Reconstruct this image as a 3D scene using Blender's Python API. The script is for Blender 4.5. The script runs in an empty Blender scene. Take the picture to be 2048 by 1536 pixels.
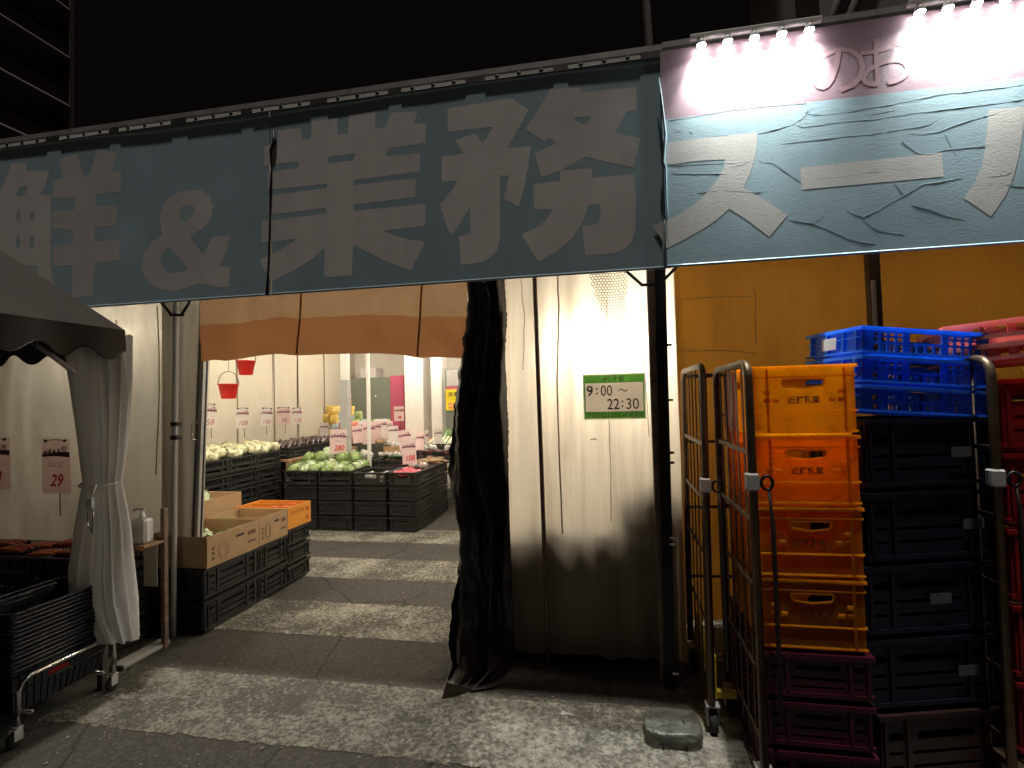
import bpy, bmesh, math, random
import numpy as np
from mathutils import Vector, Matrix, noise as mnoise

# ------------------------------------------------------------------ camera, sky, sun, exposure
FPX, CX, CY, CAM_H = 1050.0, 1024.0, 768.0, 1.55
def _axes(hy=800.0, vx=1220.0, roll=0.025):
    c, s = math.cos(roll), math.sin(roll)
    pitch = math.atan((hy-CY)*c/FPX)
    up = np.array([-s*math.cos(pitch), c*math.cos(pitch), -math.sin(pitch)])
    d = np.array([vx-CX, CY-(hy-roll*(vx-CX)), -FPX]); d -= up*d.dot(up); d /= np.linalg.norm(d)
    return np.array([np.cross(d, up), d, up])
RCAM = _axes()
scene = bpy.context.scene
COL = scene.collection
cam = bpy.data.cameras.new('camera'); cam_o = bpy.data.objects.new('camera', cam); COL.objects.link(cam_o)
cam.sensor_width = 36.0; cam.lens = FPX/2048*36.0; cam.clip_start = 0.05; cam.clip_end = 600
M4 = Matrix([list(RCAM[0])+[0], list(RCAM[1])+[0], list(RCAM[2])+[CAM_H], [0, 0, 0, 1]])
cam_o.matrix_world = M4
scene.camera = cam_o

SUN_EL, SUN_AZ = math.radians(82), math.radians(-15)      # high street light, from the front
world = bpy.data.worlds.new('World'); scene.world = world; world.use_nodes = True
wn = world.node_tree; bg = wn.nodes['Background']
sky = wn.nodes.new('ShaderNodeTexSky'); sky.sky_type = 'NISHITA'; sky.sun_disc = False
sky.sun_elevation = math.radians(-4); sky.sun_rotation = math.radians(200)
tint = wn.nodes.new('ShaderNodeMix'); tint.data_type = 'RGBA'; tint.inputs[0].default_value = 0.9
tint.inputs[7].default_value = (0.55, 0.38, 0.42, 1)
wn.links.new(sky.outputs[0], tint.inputs[6]); wn.links.new(tint.outputs[2], bg.inputs[0])
bg.inputs[1].default_value = 0.0045
sun = bpy.data.lights.new('street_glow', 'SUN'); sun.energy = 2.2; sun.angle = math.radians(2.0); sun.color = (1.0, 0.93, 0.84)
sun_o = bpy.data.objects.new('street_glow', sun); COL.objects.link(sun_o)
_d = Vector((math.sin(SUN_AZ)*math.cos(SUN_EL), math.cos(SUN_AZ)*math.cos(SUN_EL), -math.sin(SUN_EL)))
sun_o.rotation_euler = _d.to_track_quat('-Z', 'Y').to_euler(); sun_o.location = (-2, -4, 20)
vs = scene.view_settings
vs.view_transform = 'Standard'; vs.look = 'None'; vs.exposure = 0.0; vs.gamma = 1.0; vs.use_curve_mapping = False
scene.render.engine = 'CYCLES'
scene.cycles.use_denoising = True
scene.cycles.max_bounces = 8; scene.cycles.diffuse_bounces = 4; scene.cycles.glossy_bounces = 3
scene.cycles.transmission_bounces = 6; scene.cycles.transparent_max_bounces = 12
scene.cycles.sample_clamp_indirect = 4.0
scene.cycles.caustics_reflective = False; scene.cycles.caustics_refractive = False

RND = random.Random(7)
ORD = ['first','second','third','fourth','fifth','sixth','seventh','eighth','ninth','tenth','eleventh','twelfth','thirteenth','fourteenth','fifteenth','sixteenth','seventeenth','eighteenth','nineteenth','twentieth','twenty-first','twenty-second','last']
PI = math.pi

# ------------------------------------------------------------------ helpers
def ray(u, v): return RCAM @ np.array([u-CX, CY-v, -FPX])
def P(u, v, X=None, Y=None, Z=None):
    """the point of a known plane (X, Y or Z constant) that stands at a place of the photograph"""
    r = ray(u, v)
    t = X/r[0] if X is not None else (Y/r[1] if Y is not None else (Z-CAM_H)/r[2])
    return Vector((r[0]*t, r[1]*t, CAM_H+r[2]*t))
def ns(x, y=0.0, z=0.0): return mnoise.noise(Vector((x, y, z)))

class MB:
    def __init__(s): s.v = []; s.f = []; s.sm = []
    def add(s, vs_, fs, smooth=False, mat=None):
        b = len(s.v)
        for p in vs_:
            p = Vector(p)
            s.v.append(tuple(mat @ p) if mat is not None else tuple(p))
        for f in fs: s.f.append(tuple(b+i for i in f)); s.sm.append(smooth)
        return s
    def box(s, x0, x1, y0, y1, z0, z1, mat=None):
        vs_ = [(x0,y0,z0),(x1,y0,z0),(x1,y1,z0),(x0,y1,z0),(x0,y0,z1),(x1,y0,z1),(x1,y1,z1),(x0,y1,z1)]
        return s.add(vs_, [(0,3,2,1),(4,5,6,7),(0,1,5,4),(1,2,6,5),(2,3,7,6),(3,0,4,7)], mat=mat)
    def bbox(s, x0, x1, y0, y1, z0, z1, b=0.004, mat=None):
        """box with chamfered edges"""
        bm = bmesh.new(); bmesh.ops.create_cube(bm, size=1)
        for v in bm.verts: v.co = Vector(((x0+x1)/2+v.co.x*(x1-x0), (y0+y1)/2+v.co.y*(y1-y0), (z0+z1)/2+v.co.z*(z1-z0)))
        bmesh.ops.bevel(bm, geom=list(bm.edges), offset=b, segments=1, affect='EDGES')
        s.add([v.co[:] for v in bm.verts], [[v.index for v in f.verts] for f in (bm.verts.index_update() or bm.faces)], mat=mat); bm.free(); return s
    def tube(s, pts, r, n=8, caps=True, mat=None, closed=False):
        pts = [Vector(p) for p in pts]; m = len(pts)
        rs = r if isinstance(r, (list, tuple)) else [r]*m
        vs_ = []; prev = None
        for i, p in enumerate(pts):
            a = pts[i-1] if (i > 0 or closed) else p
            c = pts[(i+1) % m] if (i < m-1 or closed) else p
            t = (c-a).normalized()
            if prev is None:
                ref = Vector((0,0,1)) if abs(t.z) < .9 else Vector((1,0,0))
                nrm = t.cross(ref).normalized()
            else:
                nrm = (prev - t*prev.dot(t)).normalized()
            prev = nrm; bn = t.cross(nrm)
            for k in range(n):
                an = 2*PI*k/n
                vs_.append(p + (nrm*math.cos(an)+bn*math.sin(an))*rs[i])
        fs = []
        for i in range(m if closed else m-1):
            j = (i+1) % m
            for k in range(n):
                k2 = (k+1) % n; fs.append((i*n+k, i*n+k2, j*n+k2, j*n+k))
        if caps and not closed: fs += [tuple(range(n-1, -1, -1)), tuple((m-1)*n+k for k in range(n))]
        return s.add(vs_, fs, True, mat)
    def lathe(s, prof, n=16, mat=None, cap=True):
        vs_ = [(r*math.cos(2*PI*k/n), r*math.sin(2*PI*k/n), z) for r, z in prof for k in range(n)]
        fs = [(i*n+k, i*n+(k+1) % n, (i+1)*n+(k+1) % n, (i+1)*n+k) for i in range(len(prof)-1) for k in range(n)]
        if cap: fs += [tuple(range(n-1,-1,-1)), tuple((len(prof)-1)*n+k for k in range(n))]
        return s.add(vs_, fs, True, mat)
    def grid(s, fn, nu, nv, smooth=True, closed_u=False):
        vs_ = [fn(i/nu, j/nv) for j in range(nv+1) for i in range(nu+1)]
        fs = [(j*(nu+1)+i, j*(nu+1)+i+1, (j+1)*(nu+1)+i+1, (j+1)*(nu+1)+i) for j in range(nv) for i in range(nu)]
        return s.add(vs_, fs, smooth)
    def slab(s, outer, holes, t, mat=None):
        """flat panel with cut-outs: loops in local x,z; thickness t towards +y"""
        bm = bmesh.new(); es = []
        for lp in [outer]+list(holes):
            vv = [bm.verts.new((x, 0, z)) for x, z in lp]
            es += [bm.edges.new((vv[i], vv[(i+1) % len(vv)])) for i in range(len(vv))]
        r = bmesh.ops.triangle_fill(bm, use_beauty=True, use_dissolve=False, edges=es)
        if t:
            fs = list(bm.faces)
            e = bmesh.ops.extrude_face_region(bm, geom=fs)
            bmesh.ops.translate(bm, vec=(0, t, 0), verts=[g for g in e['geom'] if isinstance(g, bmesh.types.BMVert)])
            bmesh.ops.recalc_face_normals(bm, faces=list(bm.faces))
        bm.verts.index_update()
        s.add([v.co[:] for v in bm.verts], [[v.index for v in f.verts] for f in bm.faces], mat=mat); bm.free(); return s
    def mesh(s, name, mat):
        me = bpy.data.meshes.new(name); me.from_pydata(s.v, [], s.f)
        me.polygons.foreach_set('use_smooth', s.sm)
        if mat is not None: me.materials.append(mat)
        me.update(); return me
    def build(s, name, mat, parent=None, loc=None, world=False):
        if world and parent is not None:
            L = parent.location; s.v = [(a-L.x, b-L.y, c-L.z) for a, b, c in s.v]
        o = bpy.data.objects.new(name, s.mesh(name, mat)); COL.objects.link(o)
        if parent is not None: o.parent = parent
        if loc is not None: o.location = loc
        return o

def tag(o, label=None, cat=None, group=None, kind=None):
    if label: o['label'] = label
    if cat: o['category'] = cat
    if group: o['group'] = group
    if kind: o['kind'] = kind
    return o
def thing(name, label, cat, loc=(0,0,0), rz=0.0, group=None):
    o = bpy.data.objects.new(name, None); COL.objects.link(o); o.empty_display_size = 0.1
    o.location = loc; o.rotation_euler = (0, 0, rz)
    return tag(o, label, cat, group)
def kid(name, mesh, parent, loc=(0,0,0), rot=None):
    o = bpy.data.objects.new(name, mesh); COL.objects.link(o); o.parent = parent; o.location = loc
    if rot is not None: o.rotation_euler = rot
    return o
def dup(root, loc, rot=None, label=None, group=None, scale=None):
    r = root.copy(); COL.objects.link(r); r.location = loc
    if rot is not None: r.rotation_euler = rot if not isinstance(rot, (int, float)) else (0, 0, rot)
    if label: r['label'] = label
    if group: r['group'] = group
    if scale: r.scale = scale
    for ch in list(root.children):
        c = ch.copy(); COL.objects.link(c); c.parent = r
        for g in list(ch.children):
            d = g.copy(); COL.objects.link(d); d.parent = c
    return r
def rect(x0, x1, z0, z1, r=0.0):
    if r <= 0: return [(x0,z0),(x1,z0),(x1,z1),(x0,z1)]
    return [(x0+r,z0),(x1-r,z0),(x1,z0+r),(x1,z1-r),(x1-r,z1),(x0+r,z1),(x0,z1-r),(x0,z0+r)]

_txt = bpy.data.curves.new('lettering_source', 'FONT'); _txo = bpy.data.objects.new('lettering_source', _txt)
COL.objects.link(_txo)
def text(body, height, bold=0.0, shear=0.0, squeeze=1.0, anchor='c'):
    """letters as flat faces standing in x,z and facing -y; height = height of the line"""
    _txt.body = body; _txt.offset = bold; _txt.shear = shear; _txt.resolution_u = 3
    bpy.context.view_layer.update()
    me = bpy.data.meshes.new_from_object(_txo)
    vv = np.array([v.co[:] for v in me.vertices]); fs = [tuple(p.vertices) for p in me.polygons]
    bpy.data.meshes.remove(me)
    lo, hi = vv.min(0), vv.max(0); k = height/(hi[1]-lo[1])
    cx = (lo[0]+hi[0])/2 if anchor == 'c' else lo[0]; cz = (lo[1]+hi[1])/2
    m = MB(); m.add([((p[0]-cx)*k*squeeze, 0, (p[1]-cz)*k) for p in vv], fs); return m

# ------------------------------------------------------------------ materials
def nt(name):
    m = bpy.data.materials.new(name); m.use_nodes = True
    t = m.node_tree; t.nodes.clear(); o = t.nodes.new('ShaderNodeOutputMaterial'); return m, t, o
def N(t, typ, **kw):
    n = t.nodes.new(typ)
    for k, v in kw.items(): setattr(n, k, v)
    return n
def noise_node(t, co, scale, detail=4, rough=.55, stretch=None):
    n = N(t, 'ShaderNodeTexNoise'); n.inputs['Scale'].default_value = scale
    n.inputs['Detail'].default_value = detail; n.inputs['Roughness'].default_value = rough
    if stretch:
        mp = N(t, 'ShaderNodeMapping'); mp.inputs['Scale'].default_value = stretch
        t.links.new(co, mp.inputs[0]); t.links.new(mp.outputs[0], n.inputs['Vector'])
    else: t.links.new(co, n.inputs['Vector'])
    return n
def ramp(t, fac, a, b, ca=(0,0,0,1), cb=(1,1,1,1)):
    r = N(t, 'ShaderNodeValToRGB'); e = r.color_ramp.elements
    e[0].position = a; e[1].position = b; e[0].color = ca; e[1].color = cb
    t.links.new(fac, r.inputs[0]); return r
def mixc(t, fac, a, b, blend='MIX'):
    m = N(t, 'ShaderNodeMix', data_type='RGBA', blend_type=blend)
    for i, x in ((0, fac), (6, a), (7, b)):
        if hasattr(x, 'links') or hasattr(x, 'is_output'): t.links.new(x, m.inputs[i])
        elif isinstance(x, (int, float)): m.inputs[i].default_value = x
        else: m.inputs[i].default_value = tuple(x)+(1,) if len(x) == 3 else x
    return m.outputs[2]
MATS = {}
def mat(name, col, rough=.55, metal=0, var=.2, scale=6, bump=0., bscale=150, dirt=0., dirtcol=(.05,.04,.03), coords='Object', stretch=None, spec=.5, trans=0.):
    """painted / plastic / metal surface with tonal variation, fine relief and grime"""
    m, t, o = nt(name)
    tc = N(t, 'ShaderNodeTexCoord').outputs[coords]
    b = N(t, 'ShaderNodeBsdfPrincipled')
    n1 = noise_node(t, tc, scale, 5, .6, stretch)
    lo = tuple(c*(1-var) for c in col); hi = tuple(min(1, c*(1+var)) for c in col)
    c = mixc(t, ramp(t, n1.outputs[0], .3, .7).outputs[0], lo, hi)
    oi = N(t, 'ShaderNodeObjectInfo'); rr = ramp(t, oi.outputs['Random'], 0, 1, (.86,.86,.86,1), (1.08,1.08,1.08,1))
    c = mixc(t, 1.0, c, rr.outputs[0], 'MULTIPLY')
    if dirt:
        n2 = noise_node(t, tc, scale*2.3, 8, .7, stretch)
        c = mixc(t, ramp(t, n2.outputs[0], .62-dirt*.25, .75, (0,0,0,1), (min(1,dirt*1.6),)*3+(1,)).outputs[0], c, dirtcol)
    t.links.new(c, b.inputs['Base Color'])
    b.inputs['Metallic'].default_value = metal; b.inputs['Specular IOR Level'].default_value = spec
    n3 = noise_node(t, tc, scale*4, 3)
    rg = N(t, 'ShaderNodeMapRange'); rg.inputs[3].default_value = max(.02, rough-.12); rg.inputs[4].default_value = min(1, rough+.12)
    t.links.new(n3.outputs[0], rg.inputs[0]); t.links.new(rg.outputs[0], b.inputs['Roughness'])
    if bump:
        bn = noise_node(t, tc, bscale, 3); bp = N(t, 'ShaderNodeBump'); bp.inputs['Strength'].default_value = bump
        bp.inputs['Distance'].default_value = .01
        t.links.new(bn.outputs[0], bp.inputs['Height']); t.links.new(bp.outputs[0], b.inputs['Normal'])
    if trans:
        tr = N(t, 'ShaderNodeBsdfTranslucent'); t.links.new(c, tr.inputs[0])
        mx = N(t, 'ShaderNodeMixShader'); mx.inputs[0].default_value = trans
        t.links.new(b.outputs[0], mx.inputs[1]); t.links.new(tr.outputs[0], mx.inputs[2]); t.links.new(mx.outputs[0], o.inputs[0])
    else: t.links.new(b.outputs[0], o.inputs[0])
    MATS[name] = m; return m
def cloth(name, col, trans=.5, grid=0., cell=.011, stain=.25, staincol=(.25,.17,.09), streak=(3,3,.6), rough=.6, tcol=None):
    """reinforced plastic sheet: lets light through, fine reinforcing grid, hanging stains"""
    m, t, o = nt(name)
    tc = N(t, 'ShaderNodeTexCoord').outputs['Object']
    n1 = noise_node(t, tc, 1.6, 6, .6, streak)
    n2 = noise_node(t, tc, 5, 8, .65, (1,1,.35))
    c = mixc(t, ramp(t, n1.outputs[0], .45, .8, (0,0,0,1), (stain,)*3+(1,)).outputs[0], col, staincol)
    c = mixc(t, ramp(t, n2.outputs[0], .55, .8, (0,0,0,1), (stain*.8,)*3+(1,)).outputs[0], c, staincol)
    if grid:
        sx = N(t, 'ShaderNodeSeparateXYZ'); t.links.new(tc, sx.inputs[0]); g = None
        ad = N(t, 'ShaderNodeMath', operation='ADD'); t.links.new(sx.outputs[0], ad.inputs[0]); t.links.new(sx.outputs[1], ad.inputs[1])
        for s_ in (ad.outputs[0], sx.outputs[2]):
            a = N(t, 'ShaderNodeMath', operation='PINGPONG'); a.inputs[1].default_value = cell/2; t.links.new(s_, a.inputs[0])
            b = N(t, 'ShaderNodeMath', operation='LESS_THAN'); b.inputs[1].default_value = cell*.09; t.links.new(a.outputs[0], b.inputs[0])
            if g is None: g = b
            else:
                h = N(t, 'ShaderNodeMath', operation='MAXIMUM'); t.links.new(g.outputs[0], h.inputs[0]); t.links.new(b.outputs[0], h.inputs[1]); g = h
        gm = N(t, 'ShaderNodeMath', operation='MULTIPLY'); gm.inputs[1].default_value = grid; t.links.new(g.outputs[0], gm.inputs[0])
        c = mixc(t, gm.outputs[0], c, tuple(x*.35 for x in col))
    b = N(t, 'ShaderNodeBsdfPrincipled'); b.inputs['Roughness'].default_value = rough; b.inputs['Specular IOR Level'].default_value = .3
    t.links.new(c, b.inputs['Base Color'])
    bn = noise_node(t, tc, 14, 4, .6, (1,1,.5)); bp = N(t, 'ShaderNodeBump'); bp.inputs['Strength'].default_value = .45; bp.inputs['Distance'].default_value = .02
    t.links.new(bn.outputs[0], bp.inputs['Height']); t.links.new(bp.outputs[0], b.inputs['Normal'])
    tr = N(t, 'ShaderNodeBsdfTranslucent')
    if tcol: t.links.new(mixc(t, 1.0, c, tcol, 'MULTIPLY'), tr.inputs[0])
    else: t.links.new(c, tr.inputs[0])
    mx = N(t, 'ShaderNodeMixShader'); mx.inputs[0].default_value = trans
    t.links.new(b.outputs[0], mx.inputs[1]); t.links.new(tr.outputs[0], mx.inputs[2]); t.links.new(mx.outputs[0], o.inputs[0])
    MATS[name] = m; return m
def emis(name, col, strength):
    m, t, o = nt(name); e = N(t, 'ShaderNodeEmission'); e.inputs[0].default_value = tuple(col)+(1,); e.inputs[1].default_value = strength
    t.links.new(e.outputs[0], o.inputs[0]); MATS[name] = m; return m

def asphalt():
    m, t, o = nt('asphalt'); tc = N(t, 'ShaderNodeTexCoord').outputs['Object']; b = N(t, 'ShaderNodeBsdfPrincipled')
    big = noise_node(t, tc, .9, 5, .6); mid = noise_node(t, tc, 9, 6, .7)
    vo = N(t, 'ShaderNodeTexVoronoi'); vo.inputs['Scale'].default_value = 75; t.links.new(tc, vo.inputs['Vector'])
    fine = noise_node(t, tc, 260, 3, .7)
    c = mixc(t, ramp(t, big.outputs[0], .3, .7).outputs[0], (.034,.032,.029), (.058,.055,.049))
    c = mixc(t, ramp(t, mid.outputs[0], .4, .75, (0,0,0,1), (.5,.5,.5,1)).outputs[0], c, (.062,.058,.05))
    st = ramp(t, vo.outputs['Color'], .35, .95, (0,0,0,1), (.75,.75,.75,1))
    c = mixc(t, st.outputs[0], c, (.11,.102,.088))
    c = mixc(t, ramp(t, fine.outputs[0], .35, .55, (.8,.8,.8,1), (0,0,0,1)).outputs[0], c, (.02,.02,.018))
    wv = noise_node(t, tc, 3, 4, .6); wm = mixc(t, .12, tc, wv.outputs['Color'])
    cr = N(t, 'ShaderNodeTexVoronoi', feature='DISTANCE_TO_EDGE'); cr.inputs['Scale'].default_value = 1.1; t.links.new(wm, cr.inputs['Vector'])
    c = mixc(t, ramp(t, cr.outputs['Distance'], .004, .010, (.7,.7,.7,1), (0,0,0,1)).outputs[0], c, (.012,.011,.010))
    gm = N(t, 'ShaderNodeTexVoronoi'); gm.inputs['Scale'].default_value = 3.2; t.links.new(tc, gm.inputs['Vector'])
    c = mixc(t, ramp(t, gm.outputs['Distance'], .045, .06, (.75,.75,.75,1), (0,0,0,1)).outputs[0], c, (.016,.015,.014))
    t.links.new(c, b.inputs['Base Color']); b.inputs['Roughness'].default_value = .85; b.inputs['Specular IOR Level'].default_value = .25
    ad = N(t, 'ShaderNodeMath', operation='MULTIPLY_ADD'); ad.inputs[1].default_value = .6
    t.links.new(vo.outputs['Distance'], ad.inputs[0]); t.links.new(fine.outputs[0], ad.inputs[2])
    bp = N(t, 'ShaderNodeBump'); bp.inputs['Strength'].default_value = .8; bp.inputs['Distance'].default_value = .006
    t.links.new(ad.outputs[0], bp.inputs['Height']); t.links.new(bp.outputs[0], b.inputs['Normal'])
    t.links.new(b.outputs[0], o.inputs[0]); return m
def worn_paint(name='worn_road_paint', k=1.0, fade=True):
    m, t, o = nt(name); tc = N(t, 'ShaderNodeTexCoord').outputs['Object']; b = N(t, 'ShaderNodeBsdfPrincipled')
    n1 = noise_node(t, tc, 38, 9, .8); n2 = noise_node(t, tc, 2.2, 5, .6); n3 = noise_node(t, tc, 180, 4, .7)
    dis = noise_node(t, tc, 12, 3, .6)
    wa = N(t, 'ShaderNodeMath', operation='ADD'); t.links.new(n1.outputs[0], wa.inputs[0])
    sc = N(t, 'ShaderNodeMath', operation='MULTIPLY_ADD'); sc.inputs[1].default_value = .55; sc.inputs[2].default_value = -.27
    t.links.new(n2.outputs[0], sc.inputs[0]); t.links.new(sc.outputs[0], wa.inputs[1])
    fi = N(t, 'ShaderNodeMath', operation='MULTIPLY_ADD'); fi.inputs[1].default_value = .35; fi.inputs[2].default_value = -.175
    t.links.new(n3.outputs[0], fi.inputs[0])
    wb = N(t, 'ShaderNodeMath', operation='ADD'); t.links.new(wa.outputs[0], wb.inputs[0]); t.links.new(fi.outputs[0], wb.inputs[1])
    fac = ramp(t, wb.outputs[0], .42, .55, (.18,.18,.18,1), (.92,.92,.92,1))
    c = mixc(t, ramp(t, dis.outputs[0], .35, .7).outputs[0], tuple(k*q for q in (.13,.123,.10)), tuple(k*q for q in (.23,.22,.185)))
    c = mixc(t, ramp(t, wb.outputs[0], .62, .74, (0,0,0,1), (.85,.85,.85,1)).outputs[0], c, tuple(min(.75, k*q) for q in (.46,.44,.38)))
    t.links.new(c, b.inputs['Base Color']); b.inputs['Roughness'].default_value = .8; b.inputs['Specular IOR Level'].default_value = .25
    bp = N(t, 'ShaderNodeBump'); bp.inputs['Strength'].default_value = .6; bp.inputs['Distance'].default_value = .006
    t.links.new(wb.outputs[0], bp.inputs['Height']); t.links.new(bp.outputs[0], b.inputs['Normal'])
    tr = N(t, 'ShaderNodeBsdfTransparent'); mx = N(t, 'ShaderNodeMixShader'); fo = fac.outputs[0]
    if k > 1 and fade:           # flakes thin out towards the left end of this coat brightened as if lamplit
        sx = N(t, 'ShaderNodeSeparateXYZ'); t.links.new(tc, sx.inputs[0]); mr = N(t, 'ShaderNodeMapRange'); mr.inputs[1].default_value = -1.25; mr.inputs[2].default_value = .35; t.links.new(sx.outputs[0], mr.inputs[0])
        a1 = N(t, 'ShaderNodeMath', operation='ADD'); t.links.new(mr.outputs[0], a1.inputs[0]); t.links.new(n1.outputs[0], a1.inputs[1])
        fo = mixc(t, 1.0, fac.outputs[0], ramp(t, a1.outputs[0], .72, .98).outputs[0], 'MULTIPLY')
    t.links.new(fo, mx.inputs[0]); t.links.new(tr.outputs[0], mx.inputs[1]); t.links.new(b.outputs[0], mx.inputs[2])
    t.links.new(mx.outputs[0], o.inputs[0]); return m

A = asphalt(); PAINT = worn_paint()
mat('banner_blue', (.325,.44,.50), .5, var=.10, scale=2.5, bump=.12, bscale=220, dirt=.22, dirtcol=(.24,.33,.36), stretch=(1,1,.6), spec=.3)
mat('banner_letter', (.60,.57,.55), .55, var=.08, scale=3, bump=.12, bscale=220, dirt=.2, dirtcol=(.42,.39,.37), stretch=(1.5,1,.4), spec=.3)
mat('banner_red', (.37,.24,.28), .5, var=.12, scale=3, bump=.12, bscale=220, dirt=.15, spec=.3)
mat('banner_pale', (.47,.28,.32), .55, var=.1, spec=.3)
mat('banner_fold', (.20,.30,.35), .45, var=.1)
mat('alu', (.55,.55,.54), .35, .45, var=.12, scale=12, dirt=.2)
mat('rail_grey', (.34,.33,.32), .5, .3, var=.15, dirt=.35)
mat('rail_white', (.72,.71,.68), .45, var=.08, dirt=.25)
mat('dark_metal', (.07,.06,.055), .5, .4, var=.3, dirt=.2)
mat('rust_brown', (.22,.15,.12), .6, .2, var=.35, scale=14, dirt=.4)
mat('black_iron', (.012,.011,.012), .45, .3, var=.3)
mat('chrome', (.75,.75,.75), .15, 1.0, var=.08)
mat('cage_steel', (.12,.08,.05), .38, .6, var=.35, scale=18, dirt=.45, dirtcol=(.10,.06,.03))
mat('clamp_grey', (.42,.42,.41), .5, var=.1)
mat('rubber', (.02,.02,.02), .8)
mat('tent_brown', (.055,.046,.039), .75, var=.18, scale=5, bump=.2, bscale=300)
mat('black_tarp', (.026,.021,.019), .5, var=.35, scale=4, bump=.2, bscale=120)
mat('crate_black', (.018,.019,.020), .42, var=.25, scale=14, dirt=.2, dirtcol=(.06,.055,.05))
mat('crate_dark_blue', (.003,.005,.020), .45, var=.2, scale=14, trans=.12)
mat('crate_yellow', (.93,.54,.05), .42, var=.06, scale=9, dirt=.5, dirtcol=(.62,.30,.04), trans=.90)
mat('crate_red', (.42,.02,.022), .35, var=.15, trans=.5)
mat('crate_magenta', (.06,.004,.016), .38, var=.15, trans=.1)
mat('crate_pink', (.90,.40,.38), .4, var=.12, trans=.45)
mat('crate_blue', (.07,.32,.88), .35, var=.15, scale=12, trans=.62)
mat('basket_navy', (.008,.0095,.012), .4, var=.2)
mat('cardboard', (.42,.28,.15), .8, var=.10, scale=9, bump=.15, bscale=90)
mat('cardboard_inner', (.33,.21,.10), .85, var=.12)
mat('box_orange', (.75,.30,.035), .6, var=.08, scale=9)
mat('print_brown', (.15,.085,.045), .8)
mat('print_orange', (.55,.15,.02), .8)
mat('print_dark', (.03,.022,.02), .7)
mat('crate_print', (.16,.035,.01), .6)
mat('paper_white', (.80,.76,.74), .7, var=.06, trans=.45)
mat('paper_pink', (.94,.72,.73), .7, var=.08, trans=.72)
mat('paper_orange', (.75,.32,.16), .7, trans=.2)
mat('paper_yellow', (.85,.66,.02), .6, trans=.2)
mat('ink_purple', (.20,.07,.11), .7, var=.4, scale=40)
mat('ink_red', (.62,.06,.06), .6, var=.15, trans=.6)
mat('ink_rose', (.46,.13,.18), .7, var=.2)
mat('ink_black', (.02,.018,.02), .6)
mat('sign_green', (.05,.17,.03), .5, var=.15, trans=.6)
mat('sign_edge', (.42,.50,.34), .5, trans=.6)
mat('sign_face', (.84,.80,.80), .55, var=.05, trans=.65)
mat('sign_letter', (.80,.82,.66), .5, trans=.6)
mat('wood', (.36,.22,.12), .65, var=.25, scale=5, stretch=(1,1,8), bump=.1, bscale=60)
mat('pole_white', (.74,.72,.68), .4, var=.06, dirt=.2)
mat('bucket_red', (.62,.025,.02), .4, var=.1, trans=.15)
mat('bottle_white', (.80,.80,.79), .35, var=.04, trans=.2)
mat('cabbage', (.30,.42,.15), .4, var=.55, scale=20, bump=.9, bscale=40, spec=.7)
mat('cabbage_pale', (.50,.60,.36), .3, var=.4, scale=20, bump=.9, bscale=40, spec=.8)
mat('lettuce', (.62,.61,.38), .28, var=.3, scale=22, bump=.8, bscale=30, spec=.8)
mat('eggplant', (.035,.012,.022), .2, var=.4, scale=20, spec=.8)
mat('plastic_film', (.55,.52,.50), .18, var=.3, scale=25, bump=.5, bscale=40, spec=.8)
mat('carrot', (.62,.15,.05), .3, var=.25, scale=14, spec=.7)
mat('tomato', (.60,.05,.03), .22, var=.2, spec=.7)
mat('radish', (.62,.10,.14), .25, var=.3, scale=16, spec=.7)
mat('burdock', (.34,.22,.13), .75, var=.4, scale=18)
mat('leek_white', (.78,.80,.55), .4, var=.1)
mat('leek_green', (.13,.28,.06), .45, var=.35)
mat('pouch_gold', (.62,.42,.09), .28, var=.3, scale=14, bump=.5, bscale=22, spec=.7)
mat('pouch_blue', (.42,.50,.60), .28, var=.55, scale=26, bump=.5, bscale=22, spec=.7)
mat('pouch_green', (.32,.42,.16), .3, var=.35, scale=14, bump=.5, bscale=22, spec=.7)
mat('pouch_red', (.55,.16,.11), .3, var=.45, scale=20, bump=.5, bscale=22, spec=.7)
mat('cabinet_green', (.14,.16,.125), .5, var=.08)
mat('panel_magenta', (.42,.07,.13), .5, var=.1)
mat('wall_cream', (.72,.68,.60), .6, var=.05)
mat('ceiling_white', (.70,.68,.64), .7, var=.05)
mat('concrete', (.10,.088,.078), .8, var=.2, scale=2, dirt=.2)
mat('facade_dark', (.10,.075,.065), .8, var=.15)
mat('facade_beige', (.20,.17,.15), .8, var=.1)
mat('window_dark', (.02,.02,.025), .15)
mat('bag_grey', (.10,.105,.092), .45, var=.5, scale=14, bump=1.0, bscale=30, dirt=.3, spec=.7)
mat('net_brown', (.09,.065,.045), .7)
cloth('sheet_white', (.84,.77,.65), .62, .20, .013, .55, (.36,.26,.15), streak=(7,7,.45))
cloth('sheet_left', (.66,.62,.53), .20, .2, .013, .28, (.30,.25,.17))
cloth('sheet_wall', (.58,.53,.43), .15, 0, .012, .22, (.40,.33,.22), streak=(3,1.2,.35))
cloth('tarp_orange', (.50,.23,.03), .155, .22, .013, .6, (.30,.13,.02), streak=(1.6,1.6,.22))
cloth('valance', (.46,.21,.09), .33, 0, .012, .25, (.25,.11,.04), streak=(2,2,.5))
cloth('valance_pale', (.54,.34,.20), .36, 0, .012, .45, (.28,.17,.08), streak=(1.5,1.5,2))
cloth('curtain_grey', (.84,.83,.81), .42, 0, .012, .15, (.36,.35,.34), streak=(6,6,.4))
cloth('seam', (.34,.25,.15), .35, 0)
TUBE = emis('tube_light', (1.0, .89, .72), 78.0)
LEDM = emis('led_light', (.95, 1.0, .97), 60.0)
for k in list(MATS): globals()['m_'+k] = MATS[k]

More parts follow.
